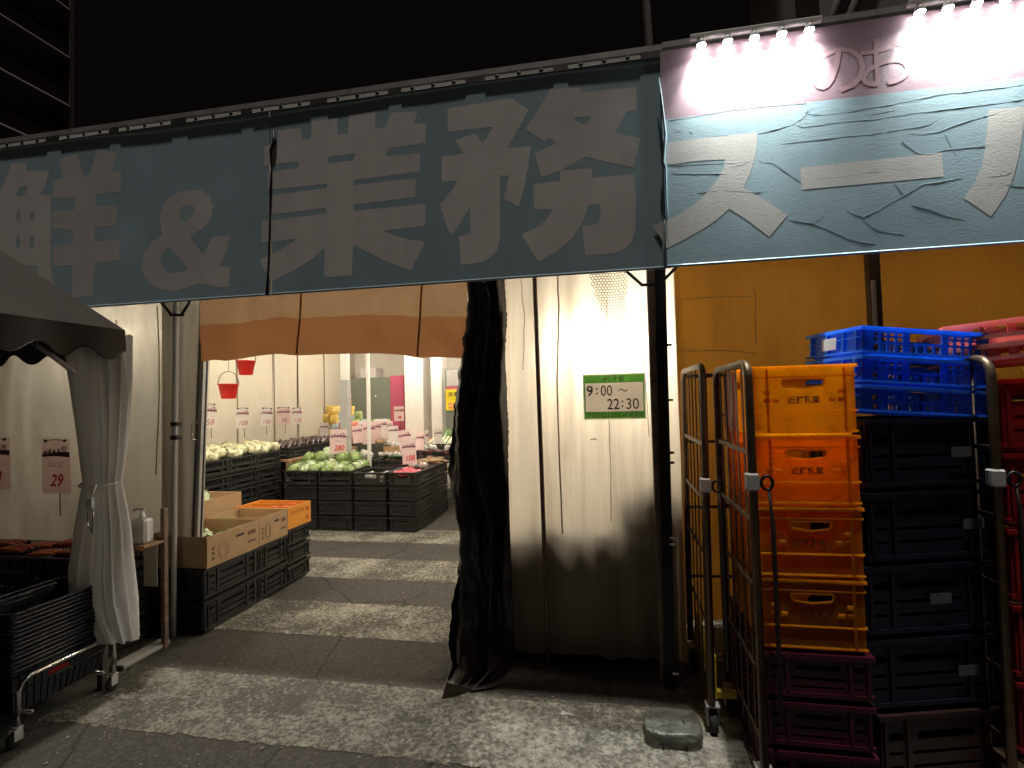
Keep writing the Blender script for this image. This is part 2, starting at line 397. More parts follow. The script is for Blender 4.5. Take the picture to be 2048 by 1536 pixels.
# ------------------------------------------------------------------ the setting
g = MB(); g.add([(-150,-150,0),(150,-150,0),(150,150,0),(-150,150,0)], [(0,1,2,3)])
tag(g.build('ground', A), 'dark worn asphalt running from the car park into the shop', kind='structure')
def stripe(y0, y1, x0, x1, z, label, pm=None):
    m = MB(); n = 240
    va = [(x0+(x1-x0)*i/n, y0+(ns(i*.7, y0*3)*.02+ns(i*2.9, y0*7)*.012), z) for i in range(n+1)]; vb = [(x0+(x1-x0)*i/n, y1+(ns(i*.7, y1*3+5)*.02+ns(i*2.9, y1*7)*.012), z) for i in range(n+1)]
    m.add(va+vb, [(i, i+1, n+2+i, n+1+i) for i in range(n)])
    tag(m.build('painted_stripe', pm or PAINT), label, kind='structure')
P2 = worn_paint('indoor_road_paint', .999*1.45, fade=False)
stripe(2.20, 2.74, -2.88, 3.2, .004, 'widest worn white stripe across the foreground asphalt')
stripe(2.19, 2.70, -1.3, 3.2, .0075, 'less worn stripe end before the white curtain, whitened with painted lamp light', worn_paint('lamplit_road_paint', 1.75))  # more white chips remain here, and lamp light is painted into the coat
stripe(3.27, 3.82, -2.9, 3.2, .004, 'worn pale stripe on the asphalt just inside the door', P2)
stripe(4.36, 4.93, -3.2, 3.2, .004, 'worn pale stripe on the asphalt beside the orange box', P2)
stripe(5.52, 6.10, -4.2, 3.2, .004, 'worn pale stripe along the feet of the cabbage crates', P2)
stripe(1.10, 1.62, -2.62, 3.2, .004, 'worn pale stripe at the bottom edge of the picture')
m = MB(); m.add([(-2.66,2.24,.006),(-2.57,2.22,.006),(-2.55,2.75,.006),(-2.63,2.74,.006)], [(0,1,2,3)])
tag(m.build('painted_line', PAINT), 'narrow worn white line running towards the shop beside the basket trolley', kind='structure')

gr_ = random.Random(5); m = MB()
for k in range(2600):
    x, y = gr_.uniform(-3.2, 1.6), 1.0+gr_.random()**1.3*4.2; q = gr_.uniform(.0025, .007)*(1 if gr_.random() < .93 else 1.7); a = gr_.uniform(0, 6.28)
    pts = [(x+q*math.cos(a+2*PI*i/5)*gr_.uniform(.7,1.2), y+q*math.sin(a+2*PI*i/5)*gr_.uniform(.7,1.2), .0062) for i in range(5)]
    m.add(pts+[(x, y, .0062+q*gr_.uniform(.4,.9))], [(i, (i+1) % 5, 5) for i in range(5)])
tag(m.build('grit', mat('grit_stone', (.17,.16,.14), .85, var=.6, scale=9)), 'loose grit and paint flakes scattered on the asphalt', 'grit', kind='stuff')
# ceiling and back wall of the tented shop
m = MB(); m.grid(lambda a, b: (-6+9.4*a, 2.56+7.2*b, 2.96+.03*math.sin(b*30)), 8, 60)
tag(m.build('ceiling', m_ceiling_white), 'white ceiling of the shop tent', kind='structure')
m = MB(); m.box(-6, 3.4, 9.75, 9.85, 0, 3.0)
tag(m.build('back_wall', m_wall_cream), 'cream back wall of the shop', kind='structure')
m = MB(); m.box(3.3, 3.4, 3.9, 9.74, 0, 2.95)
tag(m.build('side_wall', m_wall_cream), 'cream side wall of the shop', kind='structure')

# ------------------------------------------------------------------ banners
YB = 2.50
ZB0 = 2.146
def ban_y(x, z, fwd=0.0):
    k_ = .22 if fwd > .01 else .33
    return YB - fwd + k_*(.004*math.sin(x*2.1) + .003*ns(x*3, z*4) + .004*ns(x*.9+7, z*1.2))
XA = P(541, 400, Y=YB).x; XBC = P(1331, 300, Y=YB).x
def banner(name, label, x0, x1, zt0, zt1, fwd, split=None):
    t = thing(name, label, 'banner', ((x0+x1)/2, YB, ZB0))
    nx = max(8, int((x1-x0)/.05)); nz = 24
    def top(a): return zt0+(zt1-zt0)*a
    def pt(a, b):
        x = x0+(x1-x0)*a; z = ZB0+(top(a)-ZB0)*b
        return (x, ban_y(x, z, fwd), z)
    if split is None:
        MB().grid(pt, nx, nz).build('sheet', m_banner_blue, t, world=True)
    else:
        MB().grid(lambda a, b: pt(a, b*(split-ZB0)/(top(a)-ZB0)), nx, 20).build('sheet', m_banner_blue, t, world=True)
        MB().grid(lambda a, b: pt(a, ((split-ZB0)+(top(a)-split)*b)/(top(a)-ZB0)), nx, 8).build('red_band', m_banner_red, t, world=True)
    # rolled hem along the bottom
    MB().tube([(x0+(x1-x0)*i/40, ban_y(x0+(x1-x0)*i/40, ZB0, fwd)+.004, ZB0) for i in range(41)], .007, 6).build('hem', m_banner_fold if split else m_banner_blue, t, world=True)
    return t
banA = banner('banner', 'dim blue banner with pale ampersand and a cut-off character, leftmost of three', -6.2, XA-.002, 3.137, 3.137, 0)
banB = banner('banner', 'blue banner with two large pale characters over the shop entrance, middle of three', XA+.002, XBC+.01, 3.137, 3.150, 0)
banC = banner('banner', 'brightly lit wrinkled blue banner with a red band on top, rightmost of three', XBC-.012, 3.3, 3.150, 3.185, .016, split=2.829)

def glyph(parent, org, k, outer, holes=(), fwd=0.0, m_=None, name='letter'):
    def w(p): q = P(org[0]+p[0]*k, org[1]+p[1]*k, Y=YB-fwd); return (q.x, q.z)
    mb = MB(); mb.slab([w(p) for p in outer], [[w(p) for p in h] for h in holes], 0)
    bm = bmesh.new(); vv = [bm.verts.new(v) for v in mb.v]
    for f in mb.f: bm.faces.new([vv[i] for i in f])
    xs = [v[0] for v in mb.v]; zs = [v[2] for v in mb.v]; st = .06
    for lo, hi, ax in ((min(xs), max(xs), 0), (min(zs), max(zs), 2)):
        q = math.ceil(lo/st)*st
        while q < hi:
            co = [0,0,0]; no = [0,0,0]; co[ax] = q; no[ax] = 1
            bmesh.ops.bisect_plane(bm, geom=list(bm.verts)+list(bm.edges)+list(bm.faces), plane_co=co, plane_no=no); q += st
    for v in bm.verts: v.co.y = ban_y(v.co.x, v.co.z, fwd)-.00025
    bmesh.ops.recalc_face_normals(bm, faces=list(bm.faces))
    L = parent.location
    me = bpy.data.meshes.new(name)
    for v in bm.verts: v.co -= L
    bm.to_mesh(me); bm.free(); me.materials.append(m_ or m_banner_letter)
    return kid(name, me, parent)
# cut-off fish character at the left edge
o1, k1 = (0, 290), 260/1288
glyph(banA, o1, k1, [(585,135),(765,85),(810,240),(830,310),(890,295),(960,45),(1170,80),(1100,265),(1200,255),(1195,460),(950,490),(945,610),(1160,595),(1145,800),(935,825),(930,960),(1185,935),(1180,1145),(935,1170),(920,1500),(715,1515),(720,1190),(528,1208),(528,1003),(730,985),(725,848),(528,830),(528,660),(740,645),(740,520),(528,530),(535,350),(625,330)])
glyph(banA, o1, k1, [(115,180),(275,180),(255,255),(490,260),(440,420),(400,490),(508,500),(505,1200),(540,1420),(400,1350),(370,1200),(170,1190),(-160,1200),(-160,560),(-80,560),(40,400)],
      [[(200,420),(270,410),(240,510),(160,510)],[(165,665),(205,660),(205,745),(165,750)],[(300,660),(345,655),(345,750),(300,755)],[(160,910),(200,905),(200,1010),(160,1015)],[(295,905),(340,900),(340,1010),(295,1015)]])
o1, k1 = (270, 360), .15625
glyph(banA, o1, k1, [(720,125),(850,130),(950,200),(1000,340),(975,490),(900,590),(780,680),(700,730),(790,850),(870,965),(905,900),(985,730),(1215,705),(1180,900),(1110,1040),(1075,1085),(1110,1110),(1215,1115),(1210,1365),(1060,1375),(960,1355),(880,1330),(790,1335),(690,1380),(540,1420),(350,1410),(200,1340),(110,1230),(80,1090),(120,930),(200,810),(350,690),(325,590),(318,460),(360,330),(450,215),(580,145)],
      [[(600,345),(680,322),(750,335),(762,385),(735,450),(680,500),(620,545),(580,500),(565,430)],[(450,860),(490,920),(560,990),(620,1060),(690,1135),(610,1165),(520,1195),(430,1185),(360,1140),(325,1060),(330,960),(380,900)]])
o1, k1 = (510, 210), 370/1536
glyph(banB, o1, k1, [(180,210),(375,190),(400,285),(465,280),(470,135),(685,105),(685,245),(770,235),(780,85),(1000,55),(1000,200),(1085,185),(1130,65),(1350,55),(1320,155),(1420,155),(1420,315),(1115,360),(1085,425),(1375,400),(1365,555),(825,625),(825,665),(1335,610),(1330,765),(820,830),(820,880),(1420,820),(1415,1005),(1070,1045),(1180,1090),(1290,1120),(1415,1135),(1295,1375),(1100,1305),(960,1235),(815,1155),(805,1410),(790,1420),(590,1430),(575,1415),(580,1190),(480,1275),(350,1360),(140,1470),(105,1420),(35,1285),(130,1245),(250,1180),(350,1110),(55,1140),(55,965),(590,903),(590,857),(110,912),(105,752),(595,692),(600,655),(105,705),(110,555),(365,522),(362,468),(75,500),(75,340),(195,315)],
      [[(600,435),(838,400),(815,460),(615,488)]])
o1, k1 = (870, 160), 430/1694
glyph(banB, o1, k1, [(100,225),(600,145),(740,235),(570,540),(755,520),(735,680),(700,860),(660,1000),(540,940),(560,870),(580,755),(512,755),(512,1260),(490,1340),(430,1410),(360,1440),(205,1460),(190,1230),(280,1215),(275,1000),(200,1130),(130,1225),(100,1180),(40,985),(130,870),(180,795),(55,805),(55,605),(225,580),(160,475),(320,420),(375,500),(460,370),(100,410)])
glyph(banB, o1, k1, [(910,70),(1145,58),(1145,100),(1590,50),(1590,235),(1510,245),(1420,415),(1620,460),(1560,690),(1400,655),(1180,605),(1010,705),(850,765),(830,740),(785,575),(960,500),(905,455),(860,485),(710,385),(800,250),(860,160)],
      [[(1085,300),(1230,285),(1200,345),(1160,350)]])
glyph(banB, o1, k1, [(985,716),(1235,694),(1240,770),(1570,740),(1580,900),(1580,1180),(1555,1270),(1500,1330),(1420,1365),(1190,1385),(1175,1300),(1160,1155),(1260,1140),(1295,1110),(1305,1060),(1300,985),(1290,980),(1205,985),(1180,1080),(1130,1180),(1060,1270),(950,1360),(820,1430),(800,1415),(680,1215),(800,1165),(870,1110),(930,1020),(780,1020),(775,825),(985,795)])
o1, k1 = (1300, 250), 300/1772
glyph(banC, o1, k1, [(200,210),(450,175),(1270,85),(1265,250),(1230,420),(1170,600),(1105,740),(1370,890),(1630,1060),(1410,1320),(1130,1110),(935,990),(800,1110),(640,1220),(430,1340),(200,1455),(165,1400),(165,1130),(330,1070),(540,930),(700,770),(800,640),(870,500),(890,405),(600,420),(185,470)], fwd=.016)
glyph(banB, o1, k1, [(40,1190),(150,1140),(150,1375)], fwd=.006)
o1, k1 = (1580, 200), 468/2048
glyph(banC, o1, k1, [(90,590),(1330,460),(1345,670),(105,785)], fwd=.016)
glyph(banC, o1, k1, [(1735,85),(2060,55),(2040,250),(2010,450),(1960,660),(1890,830),(1760,1020),(1520,860),(1610,730),(1680,570),(1710,400),(1725,230)], fwd=.016)
for ch, (u, v), h in (('の', (1676,140), .20), ('お', (1775,122), .21)):
    c = P(u, v, Y=YB-.016); tm = text(ch, h, bold=.0)
    tm.v = [(a+c.x, ban_y(a+c.x, z+c.z, .016)-.0008, z+c.z) for a, b, z in tm.v]
    tm.build('small_letter', m_banner_pale, banC, world=True)
# peeling ridges of the right banner
CR = [[(220,620),(360,598),(520,570),(740,545),(935,530)], [(680,690),(770,665),(860,640),(905,610),(940,565),(935,530)],
 [(880,640),(910,652),(1100,630),(1290,610),(1500,580),(1750,550),(1900,530),(2048,512)], [(940,585),(1010,590),(1150,575),(1400,530),(1600,490),(1800,465),(2048,435)],
 [(800,740),(1000,715),(1250,690),(1480,655),(1560,640),(1620,605)], [(1460,683),(1520,690),(1610,675),(1700,640),(1850,595),(2000,565)],
 [(1420,722),(1450,750),(1500,785),(1560,795),(1640,770),(1690,765),(1850,750),(2000,715)], [(220,850),(450,838),(650,830)], [(240,890),(380,892),(540,890)],
 [(920,925),(1100,905),(1300,880),(1600,845)], [(1220,1115),(1300,1080),(1430,1005),(1540,945),(1730,915)], [(1850,912),(1930,900),(2000,880)],
 [(1140,1085),(1220,1115),(1270,1170),(1330,1190),(1430,1205)], [(840,1128),(960,1145),(1060,1185),(1140,1225),(1290,1255)], [(1470,1050),(1560,1075),(1640,1105),(1740,1130)],
 [(1375,930),(1400,960),(1430,1000)], [(970,1145),(1020,1105)], [(1730,800),(1705,830),(1700,860)], [(1800,955),(1900,945),(2048,960)], [(370,990),(520,975),(700,990)],
 [(1640,680),(1660,720),(1680,765),(1700,800)], [(540,860),(660,830)], [(1260,590),(1400,560)], [(690,830),(760,838),(900,935),(1000,925)], [(450,700),(580,690)], [(255,672),(285,676)], [(330,676),(350,682)]]
for cr in CR:
    pts = []
    for i in range(len(cr)-1):
        n = max(2, int(math.dist(cr[i], cr[i+1])/28))
        for j in range(n):
            f = j/n; pts.append((cr[i][0]+(cr[i+1][0]-cr[i][0])*f, cr[i][1]+(cr[i+1][1]-cr[i][1])*f))
    pts.append(cr[-1]); w = []; rr = []
    ph = RND.random()*50
    for i, p in enumerate(pts):
        q = P(1250+p[0]*.3896, p[1]*.3896, Y=YB-.016); wob = ns(i*.6, ph)*.003
        w.append((q.x, ban_y(q.x, q.z, .016)-.0001, q.z+wob))
        rr.append(max(.00012, .00024+.00035*ns(i*.45, ph+9)) * (0.4 if i in (0, len(pts)-1) else 1))
    MB().tube(w, rr, 6).build('peeling_ridge', m_banner_fold, banC, world=True)
# torn lacing at the left seam and curled edge at the right seam
w = [P(x, v, Y=YB-.006) for x, v in ((547,262),(549,285),(541,300),(543,340),(541,385),(540,430),(539,470),(537,520),(535,560),(534,590))]
MB().tube(w, [.004,.012,.006,.004,.007,.004,.005,.004,.005,.010], 6).build('lacing', m_black_iron, banB, world=True)
w = [P(x, v, Y=YB-.024) for x, v in ((1318,155),(1322,190),(1328,240),(1331,270),(1326,325),(1331,335),(1333,400),(1335,440),(1330,450),(1331,530))]
MB().tube(w, [.003,.005,.006,.007,.010,.006,.004,.006,.004,.003], 6).build('curled_edge', m_banner_fold, banC, world=True)

# rail on top of the banners
rail = thing('awning_rail', 'long grey awning rail with white perforated strips above the banners', 'rail', (-1.4, YB, 3.16))
def ztop(x): return 3.142 if x < XBC else 3.150+.035*(x-XBC)/(3.3-XBC)
m = MB()
for x0, x1 in ((-6.2, XBC), (XBC, 3.3)):
    za, zb = ztop(x0+.001), ztop(x1-.001)
    m.add([(x0,YB-.006,za+.022),(x1,YB-.006,zb+.022),(x1,YB+.10,zb+.022),(x0,YB+.10,za+.022),(x0,YB-.006,za+.05),(x1,YB-.006,zb+.05),(x1,YB+.10,zb+.05),(x0,YB+.10,za+.05)],
          [(0,3,2,1),(4,5,6,7),(0,1,5,4),(1,2,6,5),(2,3,7,6),(3,0,4,7)])
m.build('rail_body', m_rail_grey, rail, world=True)
m = MB()
for x0, x1 in ((-6.2, XBC), (XBC, 3.3)):
    za, zb = ztop(x0+.001), ztop(x1-.001)
    m.add([(x0,YB-.0085,za-.012),(x1,YB-.0085,zb-.012),(x1,YB-.0062,zb-.012),(x0,YB-.0062,za-.012),(x0,YB-.0085,za+.0215),(x1,YB-.0085,zb+.0215),(x1,YB-.0062,zb+.0215),(x0,YB-.0062,za+.0215)],
          [(0,3,2,1),(4,5,6,7),(0,1,5,4),(1,2,6,5),(2,3,7,6),(3,0,4,7)])
m.build('rail_channel', m_dark_metal, rail, world=True)
x = -4.4; k = 0
while x < 3.0:
    ln = .34
    if not (.36 < x+ln/2 < .98 or x+ln/2 > 1.24):
        z = ztop(x+ln/2)
        MB().bbox(x, x+ln, YB-.0105, YB-.0087, z-.009, z+.018, .003).build('perforated_strip', m_rail_white, rail, world=True)
        for j in range(3):
            q = MB(); q.lathe([(.010,0),(.010,.0012),(.006,.002)], 8, mat=Matrix.Translation((x+.06+j*.11, YB-.0105, z+.004)) @ Matrix.Rotation(PI/2, 4, 'X'))
            q.build('bolt', m_black_iron, rail, world=True)
    x += ln+(.07 if k % 2 else .10); k += 1

# LED flood bars
def led_bar(x0, dx, label):
    t = thing('led_flood_bar', label, 'lamp', (x0+dx*2, YB-.05, ztop(x0)+.02), group='lamp bars on the awning rail')
    z = ztop(x0)+.004
    MB().bbox(x0-.05, x0+4*dx+.05, YB-.060, YB-.034, z+.006, z+.028, .004).build('bar', m_rail_white, t, world=True)
    for i in range(5):
        x = x0+i*dx; c = Vector((x, YB-.045, z-.004))
        h = MB(); h.lathe([(.013,.012),(.018,-.004),(.0215,-.018)], 12, mat=Matrix.Translation(c)); h.build('lamp_cup', m_rail_white, t, world=True)
        l = MB(); l.lathe([(.020,-.018),(.016,-.026),(.007,-.031)], 12, mat=Matrix.Translation(c)); l.build('led_lens', LEDM, t, world=True)
        for nm, en, sz, bl, tl in (('led_beam', 80.0, 88, 1.0, 28), ('led_spill', 7.0, 158, .9, -6)):
            li = bpy.data.lights.new(nm, 'SPOT'); li.energy = en; li.color = (.93, 1.0, .96); li.spot_size = math.radians(sz); li.spot_blend = bl; li.shadow_soft_size = .010
            lo = bpy.data.objects.new(nm, li); COL.objects.link(lo); lo.parent = t
            lo.location = c+Vector((0, .009, -.046))-t.location; lo.rotation_euler = (math.radians(tl), 0, 0)
led_bar(.455, .1125, 'white bar of five dazzling lamps on the rail, nearer the middle of the banner')
led_bar(1.335, .105, 'white bar of five dazzling lamps on the rail at the right edge of the picture')

# ------------------------------------------------------------------ facade poles
def pole(name, label, a, b, r, mat_, sq=False, cat='pole', group=None):
    t = thing(name, label, cat, b, group=group)
    a = Vector(a); b = Vector(b)
    if sq:
        d = (a-b); m = MB()
        m.add([b+Vector((sx*r, sy*r, 0)) for sx, sy in ((-1,-1),(1,-1),(1,1),(-1,1))]+[a+Vector((sx*r, sy*r, 0)) for sx, sy in ((-1,-1),(1,-1),(1,1),(-1,1))],
              [(0,3,2,1),(4,5,6,7),(0,1,5,4),(1,2,6,5),(2,3,7,6),(3,0,4,7)])
    else: m = MB().tube([b+(a-b)*i/6 for i in range(7)], r, 10)
    m.build('shaft', mat_, t, world=True); return t
def up(p, z): return Vector((p.x, p.y, z))
YP = 2.97
# double post at the right of the entrance
b_ = P(1331, 1362, Y=YP); t_ = P(1303, 560, Y=YP); t2 = b_+(t_-b_)*(2.9-b_.z)/(t_.z-b_.z)
post = pole('facade_post', 'dark brown post beside the opening hours sign', up(t2, 2.9), up(b_, 0), .026, m_rust_brown, True)
y_ = YP-.02
bt = P(1320, 560, Y=y_); bb = P(1340, 1370, Y=y_)
bt2 = bb+(bt-bb)*(2.9-bb.z)/(bt.z-bb.z)
post2 = pole('facade_post', 'black post at the seam between the white curtain and the orange tarp', up(bt2, 2.9), up(bb, 0), .028, m_black_iron, True)
for (p, q, tgt) in ((P(1250,540,Y=YP-.03), P(1286,572,Y=YP-.03), post), (P(1286,570,Y=YP-.03), P(1322,568,Y=YP-.03), post), (P(1352,535,Y=YP-.05), P(1328,560,Y=YP-.05), post2)):
    d = (p-q).normalized(); MB().tube([p+d*.06 if tgt is not post or p.z > q.z+.02 else p, q], .009, 6).build('brace', m_black_iron, tgt, world=True)
for v in (690, 800, 905, 925, 1075, 1088, 1345):
    c = P(1338+ (v-800)*.02, v, Y=y_-.03)
    MB().bbox(c.x-.012, c.x+.02, c.y-.015, c.y+.01, c.z-.006, c.z+.006, .002).build('hook', m_chrome if v > 1000 else m_black_iron, post2, world=True)
# pale strip of alu channel between the two posts
a_ = P(1316, 560, Y=YP+.03); c_ = P(1340, 1200, Y=YP+.03)
d_ = pole('channel_strip', 'thin pale metal channel between the two entrance posts', up(a_+(a_-c_)*.6, 2.85), up(c_+(c_-a_)*.55, 0), .008, m_alu, True)
# thin pole in front of the white curtain
a_ = P(1069, 550, Y=3.06); c_ = P(1097, 1325, Y=3.06)
a2 = a_+(a_-c_)*.3
thin = pole('thin_pole', 'thin rusty pole in front of the glowing white curtain', up(a2, 2.9), up(c_+(c_-a_)*.04, 0), .013, m_rust_brown)
# left pole with its bracket
a_ = P(352, 620, Y=3.12); c_ = P(346, 1272, Y=3.12)
lp = pole('facade_pole', 'grey pole with a forked bracket in front of the left sheet', up(a_+(a_-c_)*.35, 2.9), up(c_, 0), .019, m_clamp_grey)
for p, q in (((322,604),(343,630)), ((381,602),(364,628)), ((340,630),(367,630))):
    MB().tube([P(*p, Y=3.09), P(*q, Y=3.09)], .010, 6).build('bracket', m_black_iron, lp, world=True)
for v in (848, 875):
    c = P(353, v, Y=3.10); MB().bbox(c.x-.026, c.x+.026, c.y-.03, c.y+.02, c.z-.014, c.z+.014, .004).build('clamp', m_black_iron, lp, world=True)
# aluminium door post
a_ = P(411, 605, Y=3.26); c_ = P(387, 1250, Y=3.26)
al = pole('door_post', 'tall bare aluminium door post with a small pull handle', a_+(a_-c_)*.35, c_, .026, m_alu, True)
for du in (-9, 9):
    MB().tube([P(411+du*.9, 605, Y=3.225), P(387+du*.9, 1250, Y=3.225)], .006, 6).build('groove', m_dark_metal, al, world=True)
MB().tube([P(396,845,Y=3.22), P(384,846,Y=3.20), P(383,878,Y=3.20), P(394,880,Y=3.22)], .005, 6).build('handle', m_chrome, al, world=True)
# pole behind the orange tarp
a_ = P(1742, 500, Y=3.70); c_ = P(1752, 740, Y=3.70)
tp = pole('tarp_pole', 'dark pole standing against the orange tarp above the blue trays', up(a_, 2.7), Vector((c_.x+.02, c_.y, 0)), .032, m_dark_metal, True)
MB().bbox(P(1748,600,Y=3.66).x-.012, P(1748,600,Y=3.66).x+.014, 3.655, 3.665, P(1748,645,Y=3.66).z-.05, P(1748,560,Y=3.66).z, .003).build('strip', m_clamp_grey, tp, world=True)

# ------------------------------------------------------------------ sheets and curtains
def hang(name, label, cat, mat_, fn, nu, nv, kind=None):
    o = MB().grid(fn, nu, nv).build(name, mat_); return tag(o, label, cat, kind=kind)
xL, xR = P(1003, 900, Y=3.12).x, P(1357, 800, Y=3.12).x
def mid_y(x, z):
    q = (x-xL)/(xR-xL)
    f = .016*math.sin(q*31+.8*math.sin(z*1.3)+ns(q*4, z*.7)*2) + .012*ns(x*6, z*.8) + .02*ns(x*2+3, z*.5)
    f *= .35+.65*min(1, max(0, (z-.8)/1.2))
    return 3.125+f
def mid_fn(a, b):
    x = xL+(xR-xL)*a; z0 = .05+.03*ns(a*9, 3); z = z0+(2.72-z0)*b
    return (x+.006*ns(a*20, z*2), mid_y(x, z), z)
mc = thing('white_curtain', 'glowing white plastic curtain hanging between the thin pole and the dark posts', 'curtain', ((xL+xR)/2, 3.14, .05))
MB().grid(mid_fn, 150, 70).build('sheet', m_sheet_white, mc, world=True)
for pts in (((1115,545),(1118,620),(1114,760),(1118,900),(1126,1100)), ((1214,600),(1214,650),(1217,740)), ((1284,620),(1290,740),(1300,900)), ((1218,840),(1222,960),(1222,1060)), ((1042,560),(1050,640),(1045,760))):
    w = []
    for i in range(len(pts)-1):
        for j in range(6):
            f = j/6; q = P(pts[i][0]+(pts[i+1][0]-pts[i][0])*f+ns(i+f*3, pts[0][0])*2, pts[i][1]+(pts[i+1][1]-pts[i][1])*f, Y=3.12); w.append((q.x, mid_y(q.x, q.z)-.002, q.z))
    MB().tube(w, [.0045 if pts[0][0] in (1115,) else .0022]*len(w), 5).build('seam', m_seam, mc, world=True)
# honeycomb net scrap at the top of the curtain
net = thing('net_scrap', 'scrap of brown honeycomb netting hanging at the top of the white curtain', 'net', P(1210, 600, Y=3.10))
hexr = .0105; m = MB()
for j in range(24):
    for i in range(24):
        cx = i*hexr*1.732+(hexr*.866 if j % 2 else 0); cz = j*hexr*1.5
        q = P(1182+0, 540, Y=3.095); x = q.x+cx; z = 2.36-cz
        lim = (z-1.98)/.30
        xa = P(1180,560,Y=3.095).x + .10*(1-lim)**1.3 if lim < 1 else P(1180,560,Y=3.095).x
        xb = P(1252,560,Y=3.095).x - .015*(1-lim)
        if xa < x < xb and z > 1.97:
            m.tube([(x+hexr*math.sin(PI/3*k), 3.095+.01*math.sin(x*40), z+hexr*math.cos(PI/3*k)) for k in range(6)], .0017, 4, closed=True)
m.build('netting', m_net_brown, net, world=True)['kind'] = 'stuff'

# black tarp bundled at the side of the entrance
LFT = [(565,932),(600,934),(640,928),(700,921),(722,917),(800,908),(860,900),(930,893),(975,896),(1020,909),(1060,917),(1150,911),(1220,903),(1290,897),(1335,903),(1362,894),(1395,884)]
RGT = [(565,1006),(600,1009),(640,1013),(720,1010),(800,1012),(880,1016),(960,1019),(1060,1022),(1150,1026),(1220,1028),(1290,1030),(1335,1030),(1362,1000),(1395,940)]
def lerp(tab, v):
    for (a, x), (b, y) in zip(tab, tab[1:]):
        if v <= b: return x+(y-x)*(v-a)/(b-a)
    return tab[-1][1]
def tarp_fn(a, b):
    v = 480+(1396-480)*(1-b); vv = max(565, v)
    yb = 2.96-.22*max(0, (v-1250)/146)**1.5
    u = lerp(LFT, vv); w = lerp(RGT, vv); uu = u+(w-u)*a
    q = P(uu, v, Y=yb)
    uu += 5*ns(v*.045, a*2)*(1-a)+2*ns(v*.13)
    q = P(uu, v, Y=yb)
    fold = .040*math.sin(a*17+ns(a*3, b*4)*3.5+b*2.5)+.03*ns(a*6, b*5)+.014*ns(a*19, b*21)+.012*abs(ns(a*11+b*9, b*26))
    if v > 1340: fold *= max(0, (1396-v)/56)
    y = yb+fold
    return (q.x, y, max(.012, q.z))
tb = thing('black_tarp', 'black tarp bundled into a long dark curtain at the side of the entrance', 'tarp', P(930, 1390, Z=0))
MB().grid(tarp_fn, 80, 150).build('cloth', m_black_tarp, tb, world=True)
# the turned-over corner lying on the asphalt
mat('tarp_back', (.13,.105,.09), .7, var=.2); m_tarp_back = MATS['tarp_back']
ca, cb, cc, cd = P(884,1398,Z=.008), P(893,1363,Z=.10), P(950,1378,Z=.04), P(915,1392,Z=.008)
m = MB(); m.grid(lambda a, b: tuple(((ca.lerp(cd, a)).lerp(cb.lerp(cc, a), b))+Vector((0,-.005,.012*math.sin(a*PI)*math.sin(b*PI)))), 8, 8)
m.build('turned_corner', m_tarp_back, tb, world=True)
# less-lit white curtain edge beside the black tarp, its shade painted brown
tag(MB().grid(lambda a, b: (P(1000,900,Y=3.09).x-.02+.075*a+.01*ns(a*4,b*6), 3.075+.02*math.sin(a*9+b*2), .04+2.3*b*(.82 if a > .5 else .8)), 10, 40).build('dim_curtain_edge', cloth('sheet_dimmed', (.10,.06,.04), .25, 0)),
    'narrow white curtain edge beside the black tarp, its shade painted brown', 'tarp')

# rolled-down valance over the entrance
VB = [(405,724),(430,720),(455,722),(520,712),(560,708),(590,711),(640,708),(700,707),(760,707),(805,710),(840,717),(875,715),(925,717)]
def val_fn(z0f, z1f):
    def f(a, b):
        u = 402+(935-402)*a
        bot = lerp([(x, v) for x, v in VB], u)
        zb = P(u, bot, Y=3.05).z; x = P(u, 680, Y=3.05).x
        k_ = .022*ns(x*2.3, 4)+.012*ns(x*7, 9); zs_ = lambda q: q+(k_ if 0 < q < 1 else 0)
        z = zb+(2.75-zb)*(zs_(z0f)+(zs_(z1f)-zs_(z0f))*b)
        return (x, 3.05+.018*ns(x*4, z*3)+.02*math.sin(x*5+z*2)*(1-(z-zb)/(2.75-zb))+.012*ns(x*9, z*7+3), z)
    return f
vl = thing('entrance_valance', 'brown orange tarp valance hanging over the shop entrance', 'valance', (P(660,700,Y=3.05).x, 3.05, 1.85))
spl = .27
MB().grid(val_fn(0, spl), 90, 24).build('lower_cloth', m_valance, vl, world=True)
MB().grid(val_fn(spl, 1), 90, 40).build('upper_cloth', m_valance_pale, vl, world=True)
f_ = val_fn(0, 1)
for u0, u1 in ((592, 604), (838, 850)):
    w = []
    for j in range(20):
        b = .01+j/19*.6; u = u0+(u1-u0)*min(1, b*2); q = f_((u-402)/(935-402), b); w.append((q[0], q[1]-.007, q[2]))
    MB().tube(w, .006, 6).build('strap', mat('strap_brown', (.42,.17,.06), .7, trans=.4) if 'strap_brown' not in MATS else MATS['strap_brown'], vl, world=True)

